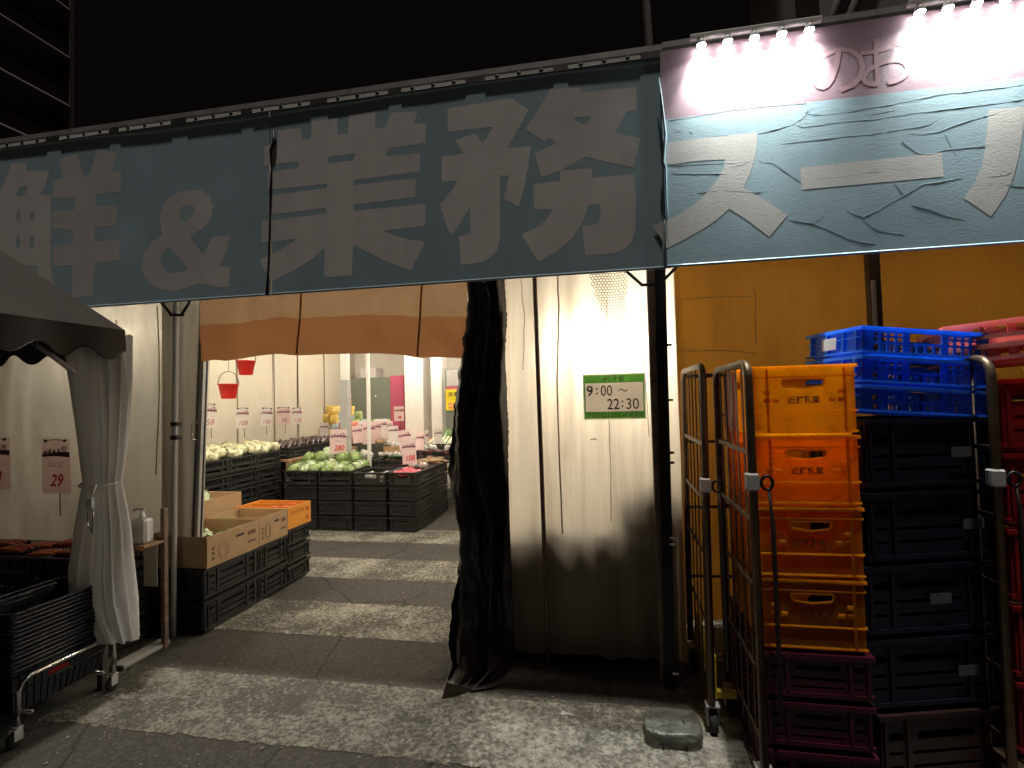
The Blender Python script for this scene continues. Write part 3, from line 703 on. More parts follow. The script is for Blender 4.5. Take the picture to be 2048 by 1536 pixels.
# left translucent sheet
def left_fn(a, b):
    x = -6.2+(6.2-2.97)*a; z0 = .36-.02*ns(x*5); 
    if x < -3.45: z0 = .10
    z = z0+(2.85-z0)*b
    return (x, 3.32+.02*math.sin(x*11+z)*max(0, (z-.3)/2.5)+.04*ns(x*1.7, z*.8)+.02*ns(x*7, z*1.5)+.012*abs(ns(x*9+z*5, z*7)), z)
ls = thing('sheet_curtain', 'pale translucent sheet with fine weave hanging left of the entrance', 'curtain', (-4.5, 3.32, .1))
MB().grid(left_fn, 200, 60).build('sheet', m_sheet_left, ls, world=True)
for pts in (((314,612),(318,700),(318,800),(310,980)), ((232,640),(236,720),(236,860))):
    w = [P(pts[i][0]+(pts[i+1][0]-pts[i][0])*j/6, pts[i][1]+(pts[i+1][1]-pts[i][1])*j/6, Y=3.27) for i in range(len(pts)-1) for j in range(6)]
    MB().tube(w, .004, 5).build('seam', m_seam, ls, world=True)
# loose white flap beside the door post
tag(MB().grid(lambda a, b: (P(322,1150,Y=3.25).x+(.30+.10*b)*a, 3.25+.018*math.sin(a*14+b*2), .37+2.2*b+.02*math.sin(a*6)), 24, 40).build('loose_flap', m_sheet_left),
    'loose pale plastic flap hanging against the aluminium door post', 'curtain')

# orange tarp behind the cages
def or_fn(a, b):
    L = [(xR+.05, 3.70), (xR+.12, 3.78), (3.3, 3.78)]
    ds = [0]
    for p, q in zip(L, L[1:]): ds.append(ds[-1]+math.dist(p, q))
    s_ = a*ds[-1]; i = max(j for j in range(len(L)-1) if ds[j] <= s_+1e-9); f = (s_-ds[i])/(ds[i+1]-ds[i])
    x = L[i][0]+(L[i+1][0]-L[i][0])*f; y = L[i][1]+(L[i+1][1]-L[i][1])*f
    z = .03+2.8*b
    return (x, y+.035*ns(x*3, z*.6)+.018*math.sin(x*11+z+2*ns(x*2, z))+.02*abs(ns(x*5+3, z*2.2)), z)
ot = thing('orange_tarp', 'orange yellow tarp wall glowing behind the roll cages', 'tarp', (1.8, 3.78, .03))
MB().grid(or_fn, 150, 50).build('sheet', m_tarp_orange, ot, world=True)
rt = thing('curtain_return', 'white translucent return sheet between the glowing curtain and the orange tarp', 'curtain', (xR, 3.45, .03))
MB().grid(lambda a, b: (xR-.03+.085*a**.5+.01*math.sin(a*9+b*3), 3.17+.545*a, .03+2.8*b), 24, 40).build('sheet', m_sheet_white, rt, world=True)
for pts in (((1358,600),(1420,594),(1505,592)), ((1505,575),(1512,600),(1510,640),(1512,690)), ((1358,705),(1440,700),(1512,706)), ((1356,600),(1354,660),(1358,700))):
    w = [P(pts[i][0]+(pts[i+1][0]-pts[i][0])*j/6, pts[i][1]+(pts[i+1][1]-pts[i][1])*j/6+ns(j*.9+i, pts[0][0])*3, Y=3.745) for i in range(len(pts)-1) for j in range(7)]
    MB().tube(w, .0026, 5).build('crease', m_seam, ot, world=True)

# ------------------------------------------------------------------ tent at the left
C0 = Vector((-2.60, 2.43, 1.985)); HS = 1.3
tent = thing('canopy_tent', 'brown pop-up canopy tent with a scalloped valance at the left edge', 'tent', (C0.x-HS, C0.y-HS, 0))
apex = Vector((C0.x-HS, C0.y-HS, 3.37))
cor = [Vector((C0.x, C0.y, C0.z)), Vector((C0.x-2*HS, C0.y, C0.z)), Vector((C0.x-2*HS, C0.y-2*HS, C0.z)), Vector((C0.x, C0.y-2*HS, C0.z))]
for i in range(4):
    p, q = cor[i], cor[(i+1) % 4]
    def fn(a, b, p=p, q=q):
        e = p.lerp(q, a); v = e.lerp(apex, b)
        sag = -.05*math.sin(PI*b)*math.sin(PI*a) + .012*ns(v.x*3, v.y*3, v.z*3)*math.sin(PI*b)
        return tuple(v+Vector((0, 0, sag)))
    MB().grid(fn, 24, 16).build('roof_panel', m_tent_brown, tent, world=True)
    L = (q-p).length; n = 64
    def vf(a, b, p=p, q=q):
        e = p.lerp(q, a); out = Vector((q.y-p.y, p.x-q.x, 0)).normalized()*-1
        drop = .135+.030*math.cos(a*L/.235*2*PI+2.2)
        return tuple(e+Vector((0, 0, -drop*b))-out*.012*b*math.sin(a*40))
    MB().grid(vf, n*2, 5).build('valance', m_tent_brown, tent, world=True)
    w = [vf(j/(n*2), 1.0) for j in range(n*2+1)]
    MB().tube(w, .004, 5).build('piping', m_black_iron, tent, world=True)
for i, c in enumerate(cor):
    d = (Vector((apex.x, apex.y, 0))-Vector((c.x, c.y, 0))).normalized()*.06
    b = Vector((c.x, c.y, 0))+d if i else up(P(205, 1000, Y=2.50), 0)
    MB().box(b.x-.018, b.x+.018, b.y-.018, b.y+.018, 0.0, c.z-.01).build('leg', m_dark_metal, tent, world=True)
MB().tube([P(66,684,X=-2.66), P(150,745,X=-2.66)], .012, 6).build('brace', m_clamp_grey, tent, world=True)
for u, ln in ((60, 28), (69, 18)):
    MB().tube([P(u, 684, X=-2.62), P(u+1, 684+ln*.5, X=-2.62), P(u+1, 684+ln, X=-2.62)], .0035, 5).build('tie_cord', m_black_iron, tent, world=True)
# tied-back side curtain of the tent
TC = thing('tied_curtain', 'white tent side curtain tied back at the corner leg', 'curtain', P(215, 1280, Y=2.47))
prof = [(690,138,246),(760,150,246),(850,160,242),(930,166,236),(965,170,232),(990,166,236),(1060,158,246),(1140,150,252),(1200,152,258),(1280,195,266)]
def tc_fn(a, b):
    v = 672+(1280-672)*(1-b); u0 = lerp([(p[0], p[1]) for p in prof], v); u1 = lerp([(p[0], p[2]) for p in prof], v)
    e = a*2*PI; c_, s_ = math.cos(e), math.sin(e)
    q = P((u0+u1)/2, v, Y=2.46); w = abs(P(u1, v, Y=2.46).x-P(u0, v, Y=2.46).x)/2
    pl = 1+.16*math.sin(a*2*PI*13+ns(a*5, b*1.2)*2.2)+.05*ns(a*20, b*3)
    return (q.x+c_*w*pl, 2.47+s_*w*.50*pl, q.z+(.03*ns(a*9) if b < .01 else 0))
MB().grid(tc_fn, 180, 60).build('cloth', m_curtain_grey, TC, world=True)
ring = [P(200+33*math.cos(e), 965+6*math.sin(e), Y=2.46)+Vector((0, -.075*math.sin(e) if math.sin(e) > 0 else .02, 0)) for e in [2*PI*k/20 for k in range(20)]]
MB().tube(ring, .006, 6, closed=True).build('tie', m_bottle_white, TC, world=True)
MB().tube([P(192,968,Y=2.38), P(186,985,Y=2.37), P(178,1002,Y=2.37)], [.008,.007,.005], 6).build('knot_tail', m_bottle_white, TC, world=True)
MB().bbox(P(180,1000,Y=2.36).x-.016, P(180,1000,Y=2.36).x+.02, 2.35, 2.37, P(180,1018,Y=2.36).z, P(180,1000,Y=2.36).z+.012, .004).build('clip', m_bottle_white, TC, world=True)
MB().tube([P(176,1015,Y=2.365), P(176,1050,Y=2.365), P(184,1066,Y=2.365), P(186,1015,Y=2.365)], .0035, 5).build('wire_hook', m_chrome, TC, world=True)

# ------------------------------------------------------------------ price cards
def card(loc, rz, w, h, price, item='', paper=None, label='', tilt=0.0, wire=True, hdr=True, stick=0.0, group='price cards', pale=False):
    t = thing('price_card', label, 'price card', loc, rz, group); t.rotation_euler = (0, tilt, rz)
    paper = paper or m_paper_pink
    MB().grid(lambda a, b: (-w/2+w*a, .012*math.sin(a*2.2)*(1-b)+.006*ns(a*3+w*50, b*3), -h/2+h*b), 8, 10).build('sheet', paper, t)
    if hdr:
        MB().grid(lambda a, b: (-w*.49+w*.98*a, -.004-.0+.006*ns(a*3+w*50, .8)+.012*math.sin(a*2.2)*.2, h*.17+h*.015*math.sin(a*4)+h*(.05+.05*a*math.sin(a*2))*b), 10, 2).build('header_band', m_ink_purple, t)
        q = text('市', h*.13, .02); q.v = [(x+w*.32, y-.007, z+h*.31) for x, y, z in q.v]; q.build('lettering', m_ink_purple, t)
        for xx, hh, ww in ((-.36, .05, .07), (-.20, .09, .05), (-.05, .07, .06), (.12, .10, .05)):
            MB().add([(w*(xx-ww), -.007, h*.23), (w*(xx+ww), -.007, h*.24), (w*(xx+ww*.8), -.007, h*(.24+hh)), (w*(xx-ww*.4), -.007, h*(.23+hh*.8))], [(0,1,2,3)]).build('brush_mark', m_ink_purple, t)
    if item:
        q = text(item, h*.075, .01); q.v = [(x*.9, y-.007, z+h*.03) for x, y, z in q.v]; q.build('lettering', m_ink_purple, t)
    if price:
        q = text(price, h*.23, .0 if pale else .02, .25, .85); q.v = [(x+w*.08, y-.010, z-h*.25) for x, y, z in q.v]; q.build('price', MATS['ink_rose'] if pale else m_ink_red, t)
    if wire:
        MB().tube([(-w*.35,-.004,h*.47),(0,-.012,h*.49),(w*.35,-.004,h*.47)], .0025, 5).build('pin_wire', m_black_iron, t)
        for sx in (-1, 1): MB().lathe([(.011,0),(.011,.008),(.004,.012)], 8, mat=Matrix.Translation((sx*w*.35,-.004,h*.465)) @ Matrix.Rotation(PI/2, 4, 'X')).build('pin', m_black_iron, t)
    if stick:
        MB().tube([(w*.12,.004,-h*.48),(w*.14,.004,-h*.5-stick)], .004, 5).build('stick', m_dark_metal, t)
    return t
def at_card(u0, v0, u1, v1, Y, **k):
    a, b = P(u0, v0, Y=Y), P(u1, v1, Y=Y); c = (a+b)/2
    return c, abs(b.x-a.x), abs(a.z-b.z)
c, w, h = at_card(86, 878, 138, 988, 3.22)
card(c, 0.04, w, h, '29', 'にんじん', label='pink price card reading 29 pinned to the sheet above the carrots', stick=.16)
c, w, h = at_card(-36, 876, 14, 980, 3.20)
card(c, 0.16, w, h, '98', '', label='pink price card cut off by the left edge of the picture', stick=.14)

# ------------------------------------------------------------------ crates (generic builders)
def crate_parts(w, d, h, holes_long, holes_short, t=.012, lip=.012, foot=.02):
    """wall panels with cut-outs, floor and projecting rim; x = w, y = d, open on top"""
    body = MB()
    body.slab(rect(-w/2, w/2, foot, h), holes_long, t, Matrix.Translation((0, -d/2, 0)))
    body.slab(rect(-w/2, w/2, foot, h), holes_long, t, Matrix.Translation((0, d/2-t, 0)))
    R = Matrix.Rotation(PI/2, 4, 'Z')
    body.slab(rect(-d/2+t+.001, d/2-t-.001, foot, h), holes_short, t, Matrix.Translation((w/2, 0, 0)) @ R)
    body.slab(rect(-d/2+t+.001, d/2-t-.001, foot, h), holes_short, t, Matrix.Translation((-w/2+t, 0, 0)) @ R)
    body.box(-w/2+.02, w/2-.02, -d/2+.02, d/2-.02, 0, foot+.004)
    rim = MB()
    for z0, z1, e in ((h-.018, h+.001, lip), (foot, foot+.016, lip*.6)):
        rim.box(-w/2-e, w/2+e, -d/2-e, -d/2-.0005, z0, z1); rim.box(-w/2-e, w/2+e, d/2+.0005, d/2+e, z0, z1)
        rim.box(-w/2-e, -w/2-.0005, -d/2-.0004, d/2+.0004, z0, z1); rim.box(w/2+.0005, w/2+e, -d/2-.0004, d/2+.0004, z0, z1)
    ribs = MB()
    for sx in (-1, 1):
        for f in (.30, .47):
            for sy in (-1, 1):
                ribs.box(sx*w*f-.006, sx*w*f+.006, sy*(d/2+.0006) if sy > 0 else -d/2-lip*.7, d/2+lip*.7 if sy > 0 else -d/2-.0006, foot+.017, h-.019)
    for sy in (-1, 1):
        for f in (.28, .44):
            for sx in (-1, 1):
                ribs.box(w/2+.0006 if sx > 0 else -w/2-lip*.7, w/2+lip*.7 if sx > 0 else -w/2-.0006, sy*d*f-.006, sy*d*f+.006, foot+.017, h-.019)
    return body, rim, ribs
def black_holes(w, h, foot=.02):
    hs = []
    for z0, z1 in ((.28, .33), (.46, .51), (.66, .76)):
        for x0, x1 in ((-.44, -.33), (-.26, .26) if z0 < .6 else (-.22, .22), (.33, .44)):
            hs.append(rect(x0*w, x1*w, z0*h, z1*h, .006))
    return hs
def mesh_holes(w, h):
    hs = []; n = max(6, int(w/.034))
    for i in range(n):
        x0 = -w*.47+w*.94*i/n
        hs.append(rect(x0+.005, x0+w*.94/n-.005, .60*h, .90*h, .003))
    hs += [rect(-.25*w, .25*w, .28*h, .42*h, .006), rect(-.44*w, -.32*w, .28*h, .42*h, .004), rect(.32*w, .44*w, .28*h, .42*h, .004)]
    return hs
def proto_crate(w, d, h, hl, hs_, mat_, name='crate', liner=False):
    b, r, k = crate_parts(w, d, h, hl, hs_)
    if liner: b.box(-w/2+.03, w/2-.03, -d/2+.03, d/2-.03, .03, h*.96)
    return {'shell': b.mesh('shell', mat_), 'rim': r.mesh('rim', mat_), 'ribs': k.mesh('ribs', mat_)}
def crate(meshes, loc, rz, label, name='produce_crate', group=None, tilt=None):
    t = thing(name, label, 'crate', loc, rz, group)
    if tilt: t.rotation_euler = (tilt[0], tilt[1], rz)
    for k, me in meshes.items():
        o = kid(k, me, t)
        if k in ('ribs', 'raised_marks'): o['kind'] = 'stuff'
    return t

# black crates below the boxes at the left of the entrance
XF = -2.755
ys = [P(440, 1265, Z=0).y-.06, P(517, 1085, X=XF).y, P(575, 1060, X=XF).y, P(621, 1036, X=XF).y]
for i in range(3):
    d_ = ys[i+1]-ys[i]-.02; H = .215 if i < 2 else .155
    w_ = .44
    ms = proto_crate(w_, d_, H, black_holes(w_, H), black_holes(d_, H), m_crate_black, liner=True)
    nst = 2 if i < 2 else 3
    where = ('nearest the door post, under the first cabbage box', 'in the middle stack, under the second cardboard box', 'in the farthest stack, under the orange box')[i]
    for j in range(nst):
        crate(ms, (XF-w_/2-.012, (ys[i]+ys[i+1])/2, .004+j*(H+.004)), 0, f"{('bottom','second','third')[j]} black crate {where}", group='black crates under the boxes by the entrance')
ZS = .447
# carton boxes
def carton(name, label, x0, x1, y0, y1, z0, z1, mat_, inner, prints=True, pm=None, mark=None, notch=0):
    t = thing(name, label, 'box', ((x0+x1)/2, (y0+y1)/2, z0)); th = .006
    MB().box(x0, x1, y0, y1, z0, z0+th).build('bottom', mat_, t, world=True)
    for nm, b in (('side', (x0, x0+th, y0, y1)), ('side', (x1-th, x1, y0, y1)), ('end', (x0+th+.0005, x1-th-.0005, y0, y0+th)), ('end', (x0+th+.0005, x1-th-.0005, y1-th, y1))):
        MB().bbox(b[0], b[1], b[2], b[3], z0+th+.0005, z1, .0012).build(nm, mat_, t, world=True)
    if prints:
        L = y1-y0; Hh = z1-z0; xx = x1+.0015
        MB().box(x1+.0005, xx, y0+L*.52, y0+L*.68, z0+Hh*.66, z0+Hh*.74).build('hand_slot', m_print_dark, t, world=True)
        for (a0, a1, c0, c1) in ((.76,.92,.58,.72), (.76,.92,.30,.38), (.08,.13,.20,.30), (.08,.13,.36,.46), (.08,.13,.52,.62)):
            MB().box(x1+.0005, xx, y0+L*a0, y0+L*a1, z0+Hh*c0, z0+Hh*c1).build('print', pm or m_print_brown, t, world=True)
        MB().tube([(x1+.001, y0+L*(.28+.10*math.cos(e)), z0+Hh*(.42+.30*math.sin(e))) for e in [2*PI*k/14 for k in range(14)]], .0016, 4, closed=True).build('print', pm or m_print_brown, t, world=True)
        MB().tube([(x1+.001, y0+L*(.28+.06*math.cos(e)), z0+Hh*(.40+.20*math.sin(e))) for e in [2*PI*k/14 for k in range(14)]], .0016, 4, closed=True).build('print', pm or m_print_brown, t, world=True)
    return t
z1b = .447+.215
carton('cardboard_box', 'cardboard box of cabbages nearest the aluminium door post', XF-.47, XF+.012, ys[0]+.01, ys[1]-.008, ZS, z1b, m_cardboard, None)
carton('cardboard_box', 'second cardboard box, between the cabbage box and the orange box', XF-.47, XF+.006, ys[1]+.004, ys[2]-.006, ZS, z1b+.005, m_cardboard, None)
ob = carton('orange_fruit_box', 'bright orange carton of red fruit at the far end of the box row', XF-.52, XF+.004, ys[2]+.004, ys[3], .482, .482+.185, m_box_orange, None, prints=False)
for j in (1, 2): MB().box(XF-.51, XF-.008, ys[2]+.004+(ys[3]-ys[2])*j/3, ys[2]+.010+(ys[3]-ys[2])*j/3, .49, .655).build('divider', m_box_orange, ob, world=True)
L = ys[3]-ys[2]
for k in range(5): MB().box(XF+.0045, XF+.0055, ys[2]+L*(.14+.11*k), ys[2]+L*(.21+.11*k), .60, .632).build('print', m_print_orange, ob, world=True)
for zz in (.615, .535): MB().lathe([(.022,0),(.022,.001)], 14, mat=Matrix.Translation((XF+.0045, ys[2]+L*.84, zz)) @ Matrix.Rotation(PI/2, 4, 'Y')).build('print', m_print_orange, ob, world=True)
carton('cardboard_box', 'raised cardboard box with a cabbage behind the aluminium door post', XF-1.05, XF-.52, ys[1]-.1, ys[2]+.1, .47, .79, m_cardboard, None, prints=False)

# cabbages
def veg_mesh(name, mat_, r, seed, squash=.86, leaves=True, n=20):
    m = MB(); 
    def f(a, b):
        th = a*2*PI; ph = (b-.5)*PI
        d = Vector((math.cos(th)*math.cos(ph), math.sin(th)*math.cos(ph), math.sin(ph)))
        q = 1+.09*ns(d.x*1.6+seed, d.y*1.6, d.z*1.6)+.05*ns(d.x*4, d.y*4+seed, d.z*4)
        if leaves: q += .035*abs(math.sin(th*2.5+ph*1.5+seed))
        return tuple(Vector((d.x, d.y, d.z*squash))*r*q)
    m.grid(f, n, n//2+2)
    if leaves:          # wrapper leaves with ruffled edges
        rr = random.Random(int(seed*13)+1)
        for k in range(7):
            a0 = rr.uniform(0, 6.28); p0 = rr.uniform(-.5, 1.1); sp = rr.uniform(.55, .8)
            def lf(a, b, a0=a0, p0=p0, sp=sp, k=k):
                da, dp = (a-.5)*2*sp, (b-.5)*2*sp*.85; e = max(abs(a-.5), abs(b-.5))*2
                th = a0+da/max(.35, math.cos(p0)); ph = p0+dp
                d = Vector((math.cos(th)*math.cos(ph), math.sin(th)*math.cos(ph), math.sin(ph)*squash))
                return tuple(d*r*(1.06+.02*k/7+.10*e**3*(1+.8*math.sin(a*13+b*11+k))))
            m.grid(lf, 7, 6)
    return m.mesh(name, mat_)
CAB = [veg_mesh('cabbage', m_cabbage, .088, s) for s in (1, 5)]+[veg_mesh('cabbage', m_cabbage_pale, .088, s) for s in (9, 13)]
def put(name, me, loc, label, cat, group, rng=RND, sc=1.0):
    o = bpy.data.objects.new(name, me); COL.objects.link(o); o.location = loc
    o.rotation_euler = (rng.uniform(-.5,.5), rng.uniform(-.5,.5), rng.uniform(0, 6.28)); o.scale = (sc*rng.uniform(.92,1.06),)*3
    return tag(o, label, cat, group)
for dx, dy in ((-.10,.12),(-.27,.10),(-.12,.32),(-.32,.30)):
    put('cabbage', CAB[2], (XF+dx, ys[0]+dy+.02, .545+.02*ns(dx*9, dy*9)), 'pale cabbage inside the nearest cardboard box', 'cabbage', 'cabbages in the nearest cardboard box')
for dx, dy in ((-.15,.14),(-.33,.18)):
    put('onion', veg_mesh('onion', m_lettuce, .062, dx*30, .9, False), (XF+dx, ys[1]+dy, .55), 'pale vegetable inside the second cardboard box', 'vegetable', 'vegetables in the second cardboard box')
put('cabbage', CAB[3], (XF-.68, ys[1]+.15, .78), 'large pale cabbage sitting on the raised cardboard box', 'cabbage', None, sc=1.15)
TOM = veg_mesh('tomato', m_tomato, .042, 2, .85, False, 14)
for j in range(3):
    for dx in (-.10, -.22):
        put('red_fruit', TOM, (XF+dx-.03, ys[2]+L*(j+.45)/3, .62), 'red fruit lying in the orange carton', 'fruit', 'red fruit in the orange carton')

# ------------------------------------------------------------------ carrots under the tent
CW, CD, CHh = .46, .36, .20
msC = proto_crate(CW, CD, CHh, mesh_holes(CW, CHh), mesh_holes(CD, CHh), m_crate_black)
stk = [(-3.36, 2.98), (-3.86, 2.98), (-4.36, 2.98)]
for i, (x, y) in enumerate(stk):
    for j in range(3 if i else 3):
        crate(msC, (x, y, .004+j*(CHh+.003)), 0, f"{('bottom','middle','top')[j]} black crate of the {('first','second','third')[i]} carrot stack from the tied curtain", group='black crates under the carrots')
def carrot_bag(loc, rz, label):
    t = thing('carrot_bag', label, 'carrots', loc, rz, 'bagged carrots')
    for k in range(3):
        y = -.035+.035*k; m = MB()
        m.tube([(-.10, y, 0), (-.05, y, .006), (.04, y+.004, .008), (.10, y+.002, .002), (.118, y, 0)], [.014,.022,.019,.011,.004], 8)
        m.build('carrot', m_carrot, t)
    MB().grid(lambda a, b: (.11+.05*a, -.05+.10*b, .008*math.sin(b*14)+.02*a), 4, 8).build('film_end', m_plastic_film, t)
    return t
tops = .004+3*(CHh+.003)
r = random.Random(3)
for i, (x, y) in enumerate(stk):
    for k in range(4):
        carrot_bag((x-.12+.25*(k % 2)+r.uniform(-.03,.03), y-.09+.17*(k//2), tops-.015+.03*r.random()), r.uniform(-.4,.4)+(PI if r.random() < .4 else 0),
                   f"{('front left','front right','rear left','rear right')[k]} bag of carrots in the {('first','second','third')[i]} carrot crate from the tied curtain")

# ------------------------------------------------------------------ shopping baskets on their trolley
BX, BY = -2.955, 2.25
def basket_meshes(w, d, h, tp=.035):
    body = MB()
    def wall(p, q, p2, q2): body.add([p, q, q2, p2], [(0,1,2,3)])
    T = [(-w/2,-d/2,h),(w/2,-d/2,h),(w/2,d/2,h),(-w/2,d/2,h)]; B = [(-w/2+tp,-d/2+tp,0),(w/2-tp,-d/2+tp,0),(w/2-tp,d/2-tp,0),(-w/2+tp,d/2-tp,0)]
    for i in range(4):
        j = (i+1) % 4; n = 10 if i % 2 == 0 else 14
        for k in range(n):       # upright bars of the basket wall
            f0, f1 = (k+.12)/n, (k+.88)/n
            a = Vector(T[i]).lerp(Vector(T[j]), f0); b = Vector(T[i]).lerp(Vector(T[j]), f1); c = Vector(B[i]).lerp(Vector(B[j]), f1); e = Vector(B[i]).lerp(Vector(B[j]), f0)
            body.add([a, b, c, e], [(0,1,2,3)])
        for z in (.12, .5):
            a, b = Vector(T[i]).lerp(Vector(B[i]), z), Vector(T[j]).lerp(Vector(B[j]), z); body.tube([a, b], .005, 5)
    body.add([B[0], B[1], B[2], B[3]], [(3,2,1,0)])
    rim = MB(); pts = []
    rr = .03
    for sx, sy, a0 in ((1,-1,-PI/2),(1,1,0),(-1,1,PI/2),(-1,-1,PI)):
        for k in range(4): an = a0+PI/2*k/3; pts.append((sx*(w/2-rr)+rr*math.cos(an), sy*(d/2-rr)+rr*math.sin(an), h))
    rim.tube(pts, .007, 6, closed=True)
    hand = MB()
    for sy in (-1, 1): hand.tube([(-w/2+.02, sy*.02, h+.006), (-w/4, sy*.10, h+.008), (0, sy*(d/2-.015), h+.008), (w/4, sy*.10, h+.008), (w/2-.02, sy*.02, h+.006)] if False else [(-w/2, sy*.012, h+.004), (-w/2-.004, sy*(d/2-.05), h+.006), (0, sy*(d/2+.002), h+.008), (w/2+.004, sy*(d/2-.05), h+.006), (w/2, sy*.012, h+.004)], .004, 5)
    return body.mesh('wall_bars', m_basket_navy), rim.mesh('rim', m_basket_navy), hand.mesh('handle', m_basket_navy)
bm_ = basket_meshes(.34, .50, .21)
NB = 14; BX += .015; ordn = ['lowest','second','third','fourth','fifth','sixth','seventh','eighth','ninth','tenth','eleventh','twelfth','thirteenth','topmost']
for i in range(NB):
    t = thing('shopping_basket', f'{ordn[i]} dark navy basket '+('of' if i in (0, NB-1) else 'from the bottom of')+' the nested stack on the trolley', 'basket', (BX+RND.uniform(-.003,.003), BY+RND.uniform(-.003,.003), .125+i*.0205), 0, 'nested shopping baskets')
    kid('wall_bars', bm_[0], t)['kind'] = 'stuff'; kid('rim', bm_[1], t)
    if i == NB-1: kid('handle', bm_[2], t)
tr = thing('basket_trolley', 'low chrome trolley with castors carrying the stack of baskets', 'trolley', (BX, BY, 0))
xr = -2.752; y0, y1 = 2.02, 2.50
for x in (xr, BX*2-xr):
    pts = [(x, y0, .09), (x, y0, .25), (x, y0+.015, .285), (x, y0+.05, .30), (x, y1-.05, .30), (x, y1-.015, .285), (x, y1, .25), (x, y1, .09)]
    MB().tube(pts, .011, 8).build('rail', m_chrome, tr, world=True)
for y in (y0+.06, y1-.06): MB().tube([(xr, y, .12), (2*BX-xr, y, .12)], .010, 8).build('crossbar', m_chrome, tr, world=True)
for x in (xr, 2*BX-xr):
    for y in (y0, y1):
        c = MB(); c.lathe([(.012,-.011),(.034,-.011),(.036,-.006),(.036,.006),(.034,.011),(.012,.011)], 16, mat=Matrix.Translation((x, y-.012, .038)) @ Matrix.Rotation(PI/2, 4, 'Y'))
        wo = c.build('castor', m_rubber, tr, world=True)
        f = MB(); f.bbox(x-.018, x-.013, y-.03, y+.008, .035, .085, .001); f.bbox(x+.013, x+.018, y-.03, y+.008, .035, .085, .001); f.bbox(x-.018, x+.018, y-.02, y+.012, .0855, .092, .001)
        L0 = tr.location; f.v = [(a-L0.x, b-L0.y, cz-L0.z) for a, b, cz in f.v]
        kid('fork', f.mesh('fork', m_clamp_grey), wo)
lb = P(118, 1332, X=xr-.03); MB().bbox(xr-.032, xr-.030, lb.y-.05, lb.y+.05, lb.z-.02, lb.z+.02, .0005).build('red_label', m_crate_red, tr, world=True)

# ------------------------------------------------------------------ hand sanitiser and its stand
sc_ = P(285, 1085, Z=.70)
st = thing('sanitiser_stand', 'dark wooden stand with a small shelf holding the white pump bottle', 'stand', (sc_.x, sc_.y+.08, 0))
MB().box(sc_.x+.055, sc_.x+.085, sc_.y+.08, sc_.y+.11, 0.0, .90).build('upright', m_rust_brown, st, world=True)
MB().bbox(sc_.x-.07, sc_.x+.085, sc_.y-.07, sc_.y+.079, .682, .697, .002).build('shelf', m_wood, st, world=True)
MB().bbox(sc_.x-.055, sc_.x+.05, sc_.y+.06, sc_.y+.066, .40, .681, .002).build('panel', m_sheet_left, st, world=True)
MB().bbox(sc_.x-.02, sc_.x+.07, sc_.y-.20, sc_.y+.14, .004, .03, .003).build('foot_board', m_clamp_grey, st, world=True)
bt_ = thing('pump_bottle', 'square white pump bottle of hand sanitiser on the stand', 'bottle', (sc_.x, sc_.y, .6975), .12)
MB().bbox(-.052, .052, -.04, .04, .0, .155, .014).build('body', m_bottle_white, bt_)
MB().lathe([(.020,.153),(.020,.175),(.012,.177),(.010,.212)], 12).build('neck', m_bottle_white, bt_)
MB().tube([(.012,0,.215),(-.02,0,.217),(-.052,0,.213),(-.058,0,.202)], .008, 8).build('pump_spout', m_bottle_white, bt_)
MB().box(-.034, .034, -.0412, -.0405, .03, .11).build('label', m_paper_white, bt_)

# ------------------------------------------------------------------ opening-hours sign
sg = thing('opening_hours_sign', 'green and white opening hours sign reading 9:00 to 22:30 on the white curtain', 'sign', P(1228, 793, Y=3.085))
SW, SH = .352, .262
def bowed(m):  # the card is slightly bent
    m.v = [(x, y+.012*math.cos(x/SW*PI)-.012, z) for x, y, z in m.v]; return m
def sgrid(x0, x1, z0, z1, y): return bowed(MB().grid(lambda a, b: (x0+(x1-x0)*a, y, z0+(z1-z0)*b), 10, 2))
def quads(rs):
    m = MB()
    for x0, x1, z0, z1 in rs: m.grid(lambda a, b: (x0+(x1-x0)*a, 0, z0+(z1-z0)*b), 10, 2)
    return bowed(m)
hw, hh = SW/2, SH/2; iw, ih = hw-.007, hh-.008; pw = hw-.013
quads([(-hw, hw, ih, hh), (-hw, hw, -hh, -ih), (-hw, -iw, -ih, ih), (iw, hw, -ih, ih)]).build('border', m_sign_edge, sg)
quads([(-iw, iw, .080, ih), (-iw, iw, -ih, -.086), (-iw, -pw, -.086, .080), (pw, iw, -.086, .080)]).build('green_frame', m_sign_green, sg)
quads([(-pw, pw, -.086, .080)]).build('white_panel', m_sign_face, sg)
for body, hgt, x, z, b_, sq, mm in (('営業時間', .030, .0, .103, .03, 1.0, m_sign_letter), ('業務スーパー', .026, -.072, -.107, .03, .92, m_sign_letter), ('武蔵境店', .028, .094, -.107, .03, 1.0, m_sign_letter),
                                ('9', .062, -.137, .035, .012, .95, m_ink_black), (':', .038, -.097, .033, .012, 1, m_ink_black), ('00', .062, -.042, .035, .0, .78, m_ink_black), ('～', .016, .052, .035, .01, 1.0, m_ink_black),
                                ('22', .062, -.005, -.043, .008, .82, m_ink_black), (':', .038, .046, -.043, .012, 1, m_ink_black), ('30', .062, .103, -.043, .0, .88, m_ink_black)):
    q = text(body, hgt, b_, 0, sq); q.v = [(px+x, py-.0045, pz+z) for px, py, pz in q.v]; bowed(q).build('lettering', mm, sg)
c = P(1188, 879, Y=3.09)
tgm = MB(); tgm.box(c.x-.022, c.x+.015, 3.095, 3.097, c.z-.003, c.z+.003); tgm.box(c.x-.010, c.x+.012, 3.095, 3.097, c.z+.005, c.z+.007)
tag(tgm.build('faded_sticker', m_seam), 'small faded sticker on the white curtain below the hours sign', 'sticker')

